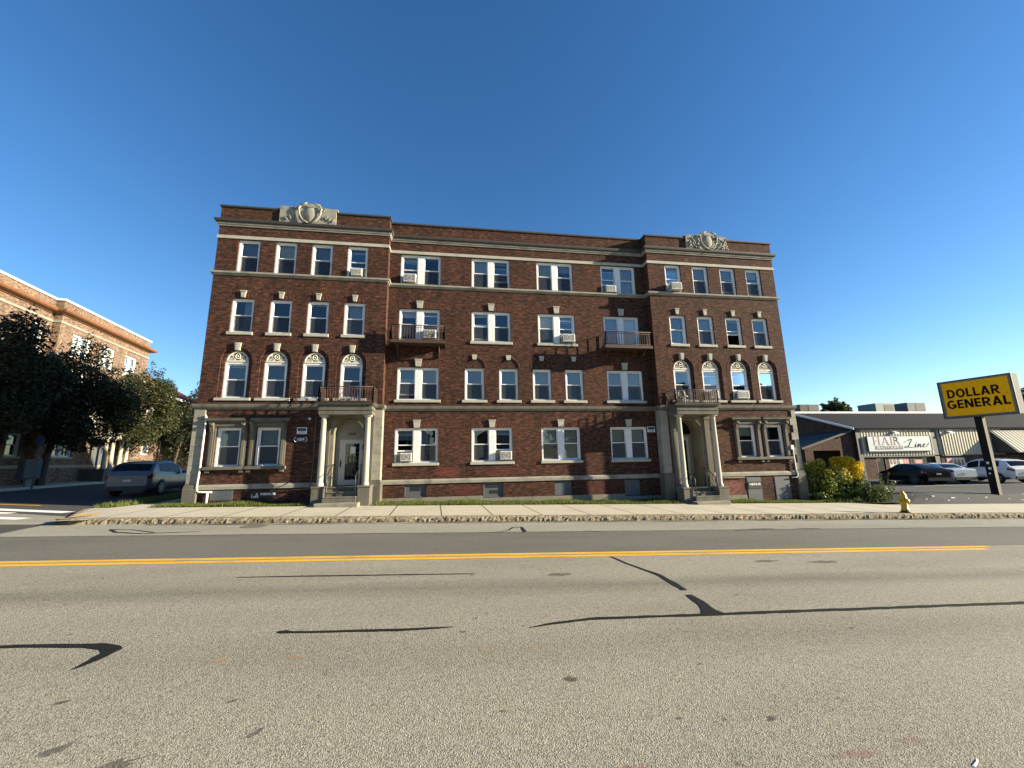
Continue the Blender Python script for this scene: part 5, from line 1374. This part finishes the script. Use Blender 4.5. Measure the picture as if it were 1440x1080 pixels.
# ------------------------------------------------------------------ yellow pole sign
pb = Vector((28.05,-.92,0)); pb.z = zl(pb.x,pb.y)
tl, tr = Vector((27.2,.0)), Vector((31.9,0))
A2, B2 = Vector((27.5,.16)), Vector((28.03,-2.59))
t = thing('pole_sign', 'large yellow DOLLAR GENERAL box sign on a leaning dark square pole in the car park', 'sign', (pb.x,pb.y,pb.z), math.atan2(B2.y-A2.y, B2.x-A2.x))
SW, SH, S0 = 2.85, 2.06, 3.99
M['sign_yellow'] = plain('sign_yellow', (.98,.50,.004), .7, 0, .15)
M['sign_frame'] = plain('sign_frame', (.20,.20,.188), .85, 0, .15)
cxs = .0
b = MB(); b.cbox(-SW*.44,SW*.56,-.30,.30,S0,S0+SH,.03); b.build('cabinet', M['sign_frame'], t)
b = MB(); x0, x1 = -SW*.44, SW*.56; bar_frame(b, x0-.01, x1+.01, S0-.01, S0+SH+.01, -.335, -.29, .05); b.build('frame', M['trim_dark'], t)
b = MB(); b.box(x0+.16,x1-.14,-.312,-.29,S0+.12,S0+SH-.12); b.build('face', M['sign_yellow'], t)
xm = (x0+x1)/2+.04
def block_word(word, xc, z0, h, width, y, part):
    """heavy sans letters drawn as flat strokes: word centred on xc, fitted to width"""
    b = MB(); st = .235; x = 0; yy = [0]
    def poly(p): yy[0] += 1; k = y-.0004*(yy[0] % 9); b.add([(q[0], k, q[1]) for q in p], [tuple(range(len(p)))])
    def rect(xa, xb, za, zb): poly([(xa,za),(xb,za),(xb,zb),(xa,zb)])
    def ring(cx, cz, rx, rz, a0, a1, t=st, n=20):
        for i in range(n):
            u, v = R(a0+(a1-a0)*i/n), R(a0+(a1-a0)*(i+1)/n); P = []
            for a, k in ((u,1),(v,1),(v,0),(u,0)):
                ax, az = (rx, rz) if k else (rx-t, rz-t*.86)
                P.append((cx+ax*math.cos(a), cz+az*math.sin(a)))
            poly(P)
    for ch in word:
        if ch == 'D': rect(x,x+st,0,1); rect(x,x+.42,0,.2); rect(x,x+.42,.8,1); ring(x+.38,.5,.44,.5,-90,90); w = .82
        elif ch == 'O': ring(x+.46,.5,.46,.52,0,360,n=32); w = .92
        elif ch == 'L': rect(x,x+st,0,1); rect(x,x+.60,0,.2); w = .60
        elif ch == 'E': rect(x,x+st,0,1); rect(x,x+.62,0,.2); rect(x,x+.58,.4,.6); rect(x,x+.62,.8,1); w = .62
        elif ch == 'N': rect(x,x+st,0,1); rect(x+.60,x+.60+st,0,1); poly([(x+.0,1),(x+.26,1),(x+.83,0),(x+.57,0)]); w = .835
        elif ch == 'A': poly([(x,0),(x+.26,0),(x+.56,1),(x+.33,1)]); poly([(x+.64,0),(x+.90,0),(x+.57,1),(x+.34,1)]); rect(x+.2,x+.7,.2,.37); w = .90
        elif ch == 'R': rect(x,x+st,0,1); rect(x,x+.42,.8,1); rect(x,x+.42,.36,.56); ring(x+.40,.68,.36,.32,-90,90); poly([(x+.26,.4),(x+.50,.4),(x+.82,0),(x+.54,0)]); w = .80
        elif ch == 'G': ring(x+.46,.5,.46,.52,48,340,n=28); rect(x+.48,x+.90,.36,.54); rect(x+.68,x+.90,.10,.54); w = .92
        x += w+.10
    x -= .10
    b.v = [(xc+(v[0]/x-.5)*width, v[1], z0+v[2]*h) for v in b.v]
    return b.build('lettering', M['letter_black'], part)
M['letter_black'] = plain('sign_letter_black', (.006,.006,.006), .7, 0, .1)
block_word('DOLLAR', xm-.12, S0+SH*.535, .47, 2.04, -.3135, t)
block_word('GENERAL', xm-.02, S0+SH*.245, .47, 2.40, -.3135, t)
b = MB(); b.lathe([(.0,-.316),(.025,-.316),(.025,-.313)], (xm+1.10,0,S0+SH*.52), 'y', 8); b.build('trade_mark_dot', M['maroon'], t)
M['pole_black'] = plain('black_pole', (.008,.008,.008), .7, 0, .2)
b = MB(); b.cbox(-.15,.15,-.15,.15,-.3,S0,.02); b.build('pole', M['pole_black'], t)
b = MB(); b.box(.153,.158,-.145,.145,-.1,S0-.02); b.build('pole_lit_side', M['stone_dark'], t)  # pale sheet paints the sunlit side onto the black pole
b = MB(); b.box(-.06,.04,-.156,-.151,1.5,1.62); b.box(-.03,.08,-.156,-.151,1.22,1.34); b.box(-.05,.02,-.156,-.151,.98,1.06); b.build('sticker', M['paper'], t)

# ------------------------------------------------------------------ fire hydrant
M['hyd'] = plain('hydrant_yellow', (.60,.36,.018), .45)
hx, hy = 17.43, -4.78
t = thing('fire_hydrant', 'yellow fire hydrant on the pavement edge', 'fire hydrant', (hx,hy,zg(hx)), R(-12))
b = MB(); b.lathe([(.0,0),(.175,0),(.175,.045),(.12,.05),(.12,.10)], n=18); b.build('base', M['iron'], t)
b = MB(); b.lathe([(.12,.09),(.135,.10),(.135,.13),(.105,.15),(.10,.50),(.125,.52),(.125,.56),(.115,.57),(.11,.66),(.07,.75),(.045,.78),(.045,.80)], n=18)
b.build('barrel', M['hyd'], t)
b = MB(); b.lathe([(.03,.80),(.05,.80),(.05,.83),(.032,.84),(.028,.90),(.0,.90)], n=6, smooth=False); b.build('operating_nut', M['hyd'], t)
for a, r_, nm in ((0,.055,'nozzle_cap'),(math.pi,.055,'nozzle_cap'),(-math.pi/2,.08,'pumper_cap')):
    b = MB(); b.lathe([(r_*.8,.08),(r_*.8,.13),(r_,.135),(r_,.19),(r_*.7,.20),(r_*.3,.205),(r_*.3,.235),(.0,.235)], (0,0,0), 'x', 12)
    ca, sa = math.cos(a), math.sin(a); b.v = [(v[0]*ca-v[1]*sa, v[0]*sa+v[1]*ca, v[2]+.45) for v in b.v]; b.build(nm, M['hyd'], t)
# grey utility cabinet and post on the far pavement
x, y = place_l(-.3, 1.35)
t = thing('utility_cabinet', 'grey metal utility cabinet on a post beside the shaded tree trunk', 'cabinet', (x,y,zg(x)), LROT-R(25))
b = MB(); b.cbox(-.38,.38,-.25,.25,.45,1.55,.02); b.build('case', M['panel_grey'], t)
b = MB(); b.box(-.34,.10,-.262,-.252,.5,1.5); b.build('door', M['stone_dark'], t)
b = MB(); b.box(-.12,.12,-.1,.1,-.1,.45); b.build('post', M['concrete'], t)
x, y = place_l(-.9, 2.0)
t = thing('sign_post', 'thin metal post with a small blue sign on the shaded far pavement', 'sign', (x,y,zg(x)))
b = MB(); b.tube([(0,0,-.1),(0,0,2.9)], .03, 6); b.build('post', M['panel_grey'], t)
M['blue'] = plain('blue_sign', (.03,.08,.22), .5)
b = MB(); b.box(-.18,.18,-.04,-.032,2.4,2.85); b.build('plate', M['blue'], t)

# ------------------------------------------------------------------ the near side of the street, behind the viewer (unseen but for the window panes; added to hold back skylight)
M['car_glass0'] = plain('dark_house_glass', (.012,.014,.017), .05, 0, .8); M['clapboard'] = rough_mat('pale_clapboard', (.32,.31,.28), .2, 2, .8); M['shingle'] = rough_mat('dark_shingles', (.06,.055,.052), .3, 3, .9)
for x, w, h, m, lb in ((-24,9,5.6,'clapboard','pale gabled house across the road opposite the left bay'),(-8,9.5,5.8,'store_brick','brick gabled house across the road opposite the left entrance'),(9,9,6.2,'clapboard','pale gabled house across the road opposite the middle bay'),(24,8,5.6,'tan_brick','tan gabled house across the road opposite the right bay'),(36,10,10.8,'clapboard','tall pale gabled house across the road opposite the shrub'),(49,11,11.4,'store_brick','tall brick gabled house across the road opposite the car park')):  # the tall pair is raised to darken the right bay's panes
    t = thing('gabled_house', lb, 'house', (x,-39,zg(x)-.2), 0, 'unseen houses on the near side of the road')
    b = MB(); b.box(-w/2,w/2,-10,0,-.5,h); b.prism_y([(-w/2,h),(w/2,h),(0,h+3.6)], -10, 0); b.build('wall', M[m], t)
    b = MB(); b.add([(-w/2-.4,-10.3,h-.3),(0,-10.3,h+3.75),(w/2+.4,-10.3,h-.3),(-w/2-.4,.4,h-.3),(0,.4,h+3.75),(w/2+.4,.4,h-.3)], [(0,1,4,3),(1,2,5,4)]); b.build('roof', M['shingle'], t)
    for xx in (-2.6,2.6):
        for z in (1.2,4.0):
            b = MB(); b.box(xx-.55,xx+.55,.0,.05,z,z+1.5); o = b.build('window', M['white'], t); b = MB(); b.box(xx-.45,xx+.45,.05,.06,z+.1,z+1.4); b.build('pane', M['car_glass0'], o)
    b = MB(); b.box(-.5,.5,.0,.06,.1,2.2); b.build('door', M['maroon'], t)
for x, h, sd in ((-34,11,41),(-16,10,42),(1,11.5,43),(17,9,44),(60,11,45)):
    tree('yard_tree', {41:'leafy yard tree behind the viewer at the far left',42:'leafy yard tree behind the viewer between the pale and the brick house',43:'tallest leafy yard tree behind the viewer',44:'leafy yard tree behind the viewer beside the tan house',45:'leafy yard tree behind the viewer at the far right'}[sd], (x,-34,zg(x)-.2), h, (0,0,h*.62), (3.4,3.2,h*.34), 22, 3600, .42, M['leaf_mid'], sd, .24, spikes=6, group='unseen yard trees on the near side of the road')
# ------------------------------------------------------------------ cars (local x points forward)
def paint(name, c, rough=.25, metal=.3):
    t = NT(name); t.base(c, rough, metal); t.b.inputs['Coat Weight'].default_value = .35 if c[0] > .1 else 0; t.b.inputs['Specular IOR Level'].default_value = .5 if c[0] > .1 else .08; t.b.inputs['Coat Roughness'].default_value = .06
    return t.mat
M['p_silver'] = paint('silver_car_paint', (.11,.117,.13), .3, .1); M['p_black'] = paint('black_car_paint', (.004,.004,.005), .3, 0); M['p_white'] = paint('white_car_paint', (.66,.66,.64), .3, 0); M['p_lightsilver'] = paint('light_silver_car_paint', (.50,.53,.57), .3, .3)
M['car_glass'] = plain('dark_car_glass', (.006,.007,.008), .15, 0, .15)
M['tyre'] = plain('tyre_rubber', (.018,.018,.018), .85); M['rim'] = plain('alloy_rim', (.26,.26,.26), .45, .2)
M['rim_dark'] = plain('dark_rim', (.03,.03,.03), .5, 0); M['tail_red'] = plain('tail_lamp', (.22,.012,.012), .2); M['head'] = plain('head_lamp', (.55,.57,.58), .15); M['plate'] = plain('licence_plate', (.55,.55,.52), .5)
STYLES = {
 'suv': dict(L=4.72, W=1.88, st=[(-.5,.48,.74,.90,.93),(-.49,.36,.86,.98,1.01),(-.47,.30,.93,1.06,1.12),(-.435,.28,.94,1.10,1.30),(-.385,.27,.94,1.12,1.53),(-.31,.26,.94,1.11,1.62),(-.14,.24,.94,1.06,1.68),(.0,.24,.94,1.02,1.67),(.085,.24,.94,1.0,1.56),(.265,.25,.94,.97,1.05),(.33,.25,.94,.94,1.0),(.43,.27,.92,.90,.94),(.475,.30,.88,.82,.86),(.495,.36,.80,.70,.74),(.5,.42,.70,.60,.64)],
   cab=(-.47,.265), roofw=.66, win=[(-.325,-.245),(-.225,-.06),(-.04,.125)], ws=(.095,.255), rw=(-.455,-.385), wheels=(-.29,.305), wr=.36),
 'hatch': dict(L=4.25, W=1.80, st=[(-.5,.46,.74,.86,.90),(-.49,.34,.84,.93,.97),(-.465,.28,.89,.97,1.03),(-.40,.25,.90,.98,1.16),(-.30,.22,.90,.97,1.31),(-.14,.20,.90,.94,1.44),(.0,.20,.90,.92,1.44),(.09,.20,.90,.90,1.36),(.27,.21,.90,.86,.92),(.32,.21,.90,.85,.89),(.43,.23,.87,.77,.81),(.48,.27,.82,.66,.70),(.5,.34,.70,.55,.58)],
   cab=(-.465,.27), roofw=.64, win=[(-.285,-.245),(-.225,-.06),(-.04,.14)], ws=(.095,.26), rw=(-.445,-.30), wheels=(-.285,.31), wr=.335),
 'sedan': dict(L=4.75, W=1.82, st=[(-.5,.48,.76,.88,.92),(-.49,.34,.86,.98,1.02),(-.46,.28,.90,1.0,1.05),(-.36,.25,.91,.99,1.08),(-.23,.22,.91,.96,1.37),(-.12,.20,.91,.94,1.44),(.0,.20,.91,.92,1.43),(.08,.20,.91,.90,1.36),(.25,.21,.91,.86,.92),(.31,.21,.91,.85,.89),(.43,.23,.88,.77,.81),(.48,.27,.83,.66,.70),(.5,.34,.70,.55,.58)],
   cab=(-.36,.25), roofw=.62, win=[(-.27,-.23),(-.21,-.05),(-.03,.12)], ws=(.085,.24), rw=(-.345,-.24), wheels=(-.285,.31), wr=.33)}
def car(name, label, cat, style, pm, loc, head, rimm='rim', sc=1.0, group=None, plate=True, face_z=0):
    S = STYLES[style]; L, W = S['L'], S['W']
    t = thing(name, label, cat, loc, head, group); t.scale = (sc,sc,sc)
    X = np.array([s[0]*L for s in S['st']]); Pm = np.array([s[1:] for s in S['st']])
    Pm = Pm.copy(); Pm[:,1] *= W/2/.94 if style == 'suv' else W/2/.91
    def par(x):
        f = np.mean([[np.interp(x+d, X, Pm[:,k]) for k in range(4)] for d in (-.05,0,.05)], axis=0)
        return f
    def sec(x):
        zl_, w, zb, zt = par(x); fr = x/L
        cab = S['cab'][0] < fr < S['cab'][1]
        wb = w*.965
        wt = wb - max(0, zt-zb-.06)*.30 if zt-zb > .06 else wb*.97
        rise = zt-zb
        return [(0,zl_),(w*.90,zl_),(w*.985,zl_+.13),(w,(zl_+zb)/2+.05),(wb,zb),(wt,zb+rise*.86),(wt-.09,zt),(0,zt+.015)]
    def surf(x, tt, s_, off=0):
        P = sec(x); i = min(int(tt), 6); f = tt-i
        y = P[i][0]+(P[i+1][0]-P[i][0])*f; z = P[i][1]+(P[i+1][1]-P[i][1])*f
        dy, dz = P[i+1][0]-P[i][0], P[i+1][1]-P[i][1]; l = math.hypot(dy,dz) or 1
        return (x, s_*(y+dz/l*off), z-dy/l*off)
    # body shell
    n = 64; xs = [-.5*L+L*(.5-.5*math.cos(math.pi*i/n)) for i in range(n+1)]
    V = []; 
    for x in xs:
        P = sec(x); ring = [(x,y,z) for y,z in P]+[(x,-y,z) for y,z in P[-2:0:-1]]
        V += ring
    m = 14; F = [(i*m+j,(i+1)*m+j,(i+1)*m+(j+1)%m,i*m+(j+1)%m) for i in range(n) for j in range(m)]
    F += [tuple(range(m-1,-1,-1)), tuple(range(n*m,(n+1)*m))]
    b = MB(); b.add(V, F, 0, True); b.sm[-1] = b.sm[-2] = False
    body = b.build('body', M[pm], t)
    try:
        body.data.set_sharp_from_angle(angle=R(32))
    except Exception: pass
    def patch(b, x0, x1, t0, t1, s_, off=.008, nx=6, ntt=3):
        V = [surf(x0*L+(x1-x0)*L*i/nx, t0+(t1-t0)*j/ntt, s_, off) for i in range(nx+1) for j in range(ntt+1)]
        b.add(V, [(i*(ntt+1)+j,(i+1)*(ntt+1)+j,(i+1)*(ntt+1)+j+1,i*(ntt+1)+j+1) for i in range(nx) for j in range(ntt)], 0, True)
    for s_ in (-1,1):
        for (a, c) in S['win']:
            b = MB(); patch(b, a, c, 4.10, 4.95, s_); b.build('side_window', M['car_glass'], t)
    def cross(b, x0, x1, off=.012):
        V = []
        for i in range(7):
            x = (x0+(x1-x0)*i/6)*L; P = sec(x); wz = P[6]; 
            for k in range(9):
                f = -1+2*k/8; V.append((x+(.012 if x0 > 0 else -.012), f*(P[5][0]-.07), P[6][1]+.015*(1-abs(f))-(.03*abs(f)**4)+off))
        b.add(V, [(i*9+k,(i+1)*9+k,(i+1)*9+k+1,i*9+k+1) for i in range(6) for k in range(8)], 0, True)
    b = MB(); cross(b, *S['ws']); b.build('windscreen', M['car_glass'], t)
    b = MB(); cross(b, *S['rw']); b.build('rear_window', M['car_glass'], t)
    for s_ in (-1,1):
        b = MB(); patch(b, -.499, -.43, 3.45, 4.02, s_, .012); xr = -.488*L; zb_ = par(xr)[2]; b.box(xr-.035, xr+.08, min(s_*.48,s_*.80), max(s_*.48,s_*.80), zb_-.17, zb_-.03); b.build('tail_lamp', M['tail_red'], t)
        b = MB(); patch(b, .40, .492, 3.35, 3.98, s_, .010); b.build('headlamp', M['head'], t)
        b = MB(); patch(b, -.44, .46, 1.0, 2.15, s_, .008, 20); b.build('sill_trim', M['black'], t)
        b = MB(); xm_ = .135*L; w_ = par(xm_)[1]; zb_ = par(xm_)[2]
        b.lathe([(.0,-.11),(.07,-.09),(.085,0),(.07,.09),(.0,.11)], (0,0,0), 'y', 10); b.v = [(xm_+v[0]*.8, s_*(w_+.10)+v[1], zb_+.10+v[2]) for v in b.v]; b.build('wing_mirror', M[pm], t)
        b = MB()
        for dx in (-.10,.085): b.box(dx*L-.08,dx*L+.08,s_*w_-.012 if s_ < 0 else s_*w_-.02, s_*w_+.02 if s_ > 0 else s_*w_+.012,.80,.83)
        b.build('door_handle', M[pm], t)
        for wx in S['wheels']:
            x = wx*L; wr = S['wr']; w_ = par(x)[1]
            b = MB(); b.lathe([(.0,0),(wr+.055,0),(wr+.06,-.03)], (x,0,0), 'y', 26); b.v = [(v[0], s_*(w_+.006+v[1]), v[2]+wr) for v in b.v]
            b.v = [(v[0],v[1],max(v[2],.10)) for v in b.v]; b.build('wheel_arch', M['black'], t)
            b = MB(); b.lathe([(wr*.62,-.20),(wr*.95,-.20),(wr,-.16),(wr,-.04),(wr*.95,0),(wr*.66,.004),(wr*.60,-.02)], (x,0,0), 'y', 26); b.v = [(v[0], s_*(w_+.016+v[1]), v[2]+wr) for v in b.v]; wh = b.build('wheel', M['tyre'], t)
            b = MB(); b.lathe([(wr*.64,0),(wr*.66,.006),(wr*.56,.004),(wr*.54,-.03)], (x,0,0), 'y', 26)
            b.lathe([(.0,.01),(wr*.16,.006),(wr*.18,-.03)], (x,0,0), 'y', 12)
            for k in range(5):
                a = 2*math.pi*k/5+.3; c_, s2 = math.cos(a), math.sin(a)
                for sg in (-.06,.06):
                    p0 = (wr*.12*c_-sg*.6*s2, wr*.12*s2+sg*.6*c_); p1 = (wr*.60*c_-sg*1.1*s2, wr*.60*s2+sg*1.1*c_)
                b.add([(x+wr*.12*c_+.03*s2,.0,wr*.12*s2-.03*c_),(x+wr*.12*c_-.03*s2,.0,wr*.12*s2+.03*c_),(x+wr*.60*c_-.055*s2,.003,wr*.60*s2+.055*c_),(x+wr*.60*c_+.055*s2,.003,wr*.60*s2-.055*c_)], [(0,1,2,3)])
            b.v = [(v[0], s_*(w_+.016+v[1]), v[2]+wr) for v in b.v]; b.build('rim', M[rimm], wh)
    zr_ = par(-.5*L)
    b = MB(); b.box(-.5*L-.02,-.5*L+.15,-.55*W/2*1.5,.55*W/2*1.5,.30,.50); b.build('bumper_trim', M['black'], t)
    if plate:
        b = MB(); b.box(-.5*L-.03,-.5*L+.03,-.16,.16,.70,.80); b.build('number_plate', M['plate'], t)
    b = MB(); b.box(.5*L-.06,.5*L+.012,-.45,.45,.36,.58); b.build('grille', M['black'], t)
    if style == 'suv':
        for s_ in (-1,1):
            b = MB(); b.tube([(-.33*L,s_*.56,1.66),(-.30*L,s_*.57,1.725),(-.05*L,s_*.57,1.735),(.03*L,s_*.57,1.68)], .018, 5); b.build('roof_rail', M['panel_grey'], t)
    return t
th = R(90+8)
cx, cy = -16.15, 7.1
car('parked_car', 'silver SUV seen from behind, parked in shade by the left corner of the brick building', 'car', 'suv', 'p_silver', (cx,cy,zg(cx)-.14), th, sc=1.05, group='parked cars')
cx, cy = -15.9, 14.2
car('parked_car', 'white car parked ahead of the shaded silver SUV on the side street', 'car', 'suv', 'p_white', (cx,cy,zg(cx)-.14), th, group='parked cars')
hd = R(80)
def onlot(x, y): return (x, y, zl(x,y)-.005)
car('parked_car', 'black hatchback parked nose in before the white HAIR Line sign', 'car', 'hatch', 'p_black', onlot(34.0,7.5), R(78), 'rim_dark', group='parked cars')
car('parked_car', 'light silver sedan parked half hidden behind the black hatchback', 'car', 'sedan', 'p_lightsilver', onlot(36.3,7.8), hd, group='parked cars')
car('parked_car', 'white SUV parked nose in behind the dark pole of the yellow sign', 'car', 'suv', 'p_white', onlot(40.0,6.8), hd, group='parked cars')
# ------------------------------------------------------------------ daylight and camera
SUN = Vector((4.2,-1.0,1.27)).normalized()
el = math.asin(SUN.z); az = math.atan2(SUN.x, SUN.y)
ld = bpy.data.lights.new('sun', 'SUN'); ld.energy = 5.0; ld.angle = R(.53); ld.color = (1.0,.875,.635)
lo_ = bpy.data.objects.new('sun', ld); COL.objects.link(lo_); lo_.rotation_euler = (-SUN).to_track_quat('-Z','Y').to_euler(); lo_.location = SUN*60
w = bpy.data.worlds.new('World'); scene.world = w; w.use_nodes = True
bg = w.node_tree.nodes['Background']; sk = w.node_tree.nodes.new('ShaderNodeTexSky')
sk.sky_type = 'NISHITA'; sk.sun_disc = False; sk.sun_elevation = el; sk.sun_rotation = az
sk.altitude = 100; sk.air_density = 1.0; sk.dust_density = .1; sk.ozone_density = 2.6
hs = w.node_tree.nodes.new('ShaderNodeHueSaturation'); hs.inputs['Saturation'].default_value = 1.24; hs.inputs['Hue'].default_value = .505
w.node_tree.links.new(sk.outputs[0], hs.inputs['Color']); w.node_tree.links.new(hs.outputs[0], bg.inputs[0]); bg.inputs[1].default_value = .069
cd = bpy.data.cameras.new('camera'); cd.sensor_width = 36; cd.lens = 570.0/1440*36; cd.clip_end = 3000; cd.clip_start = .05
cam = bpy.data.objects.new('camera', cd); COL.objects.link(cam)
r_ = Vector((0.9886110645693507,-0.14946256101906333,-0.017581406788932604)); u_ = Vector((-0.01060584072555135,-0.18572913846844238,0.982543741146558)); f_ = Vector((0.15011888340098786,0.9711671483207167,0.18519905741943635))
cam.matrix_world = Matrix(((r_.x,u_.x,-f_.x,0),(r_.y,u_.y,-f_.y,-18.625441864207612),(r_.z,u_.z,-f_.z,2.2),(0,0,0,1)))
scene.camera = cam
vs = scene.view_settings; vs.view_transform = 'Standard'; vs.look = 'None'; vs.gamma = 1.0; vs.use_curve_mapping = False; vs.exposure = 1.6
scene.cycles.max_bounces = 8; scene.cycles.transparent_max_bounces = 16
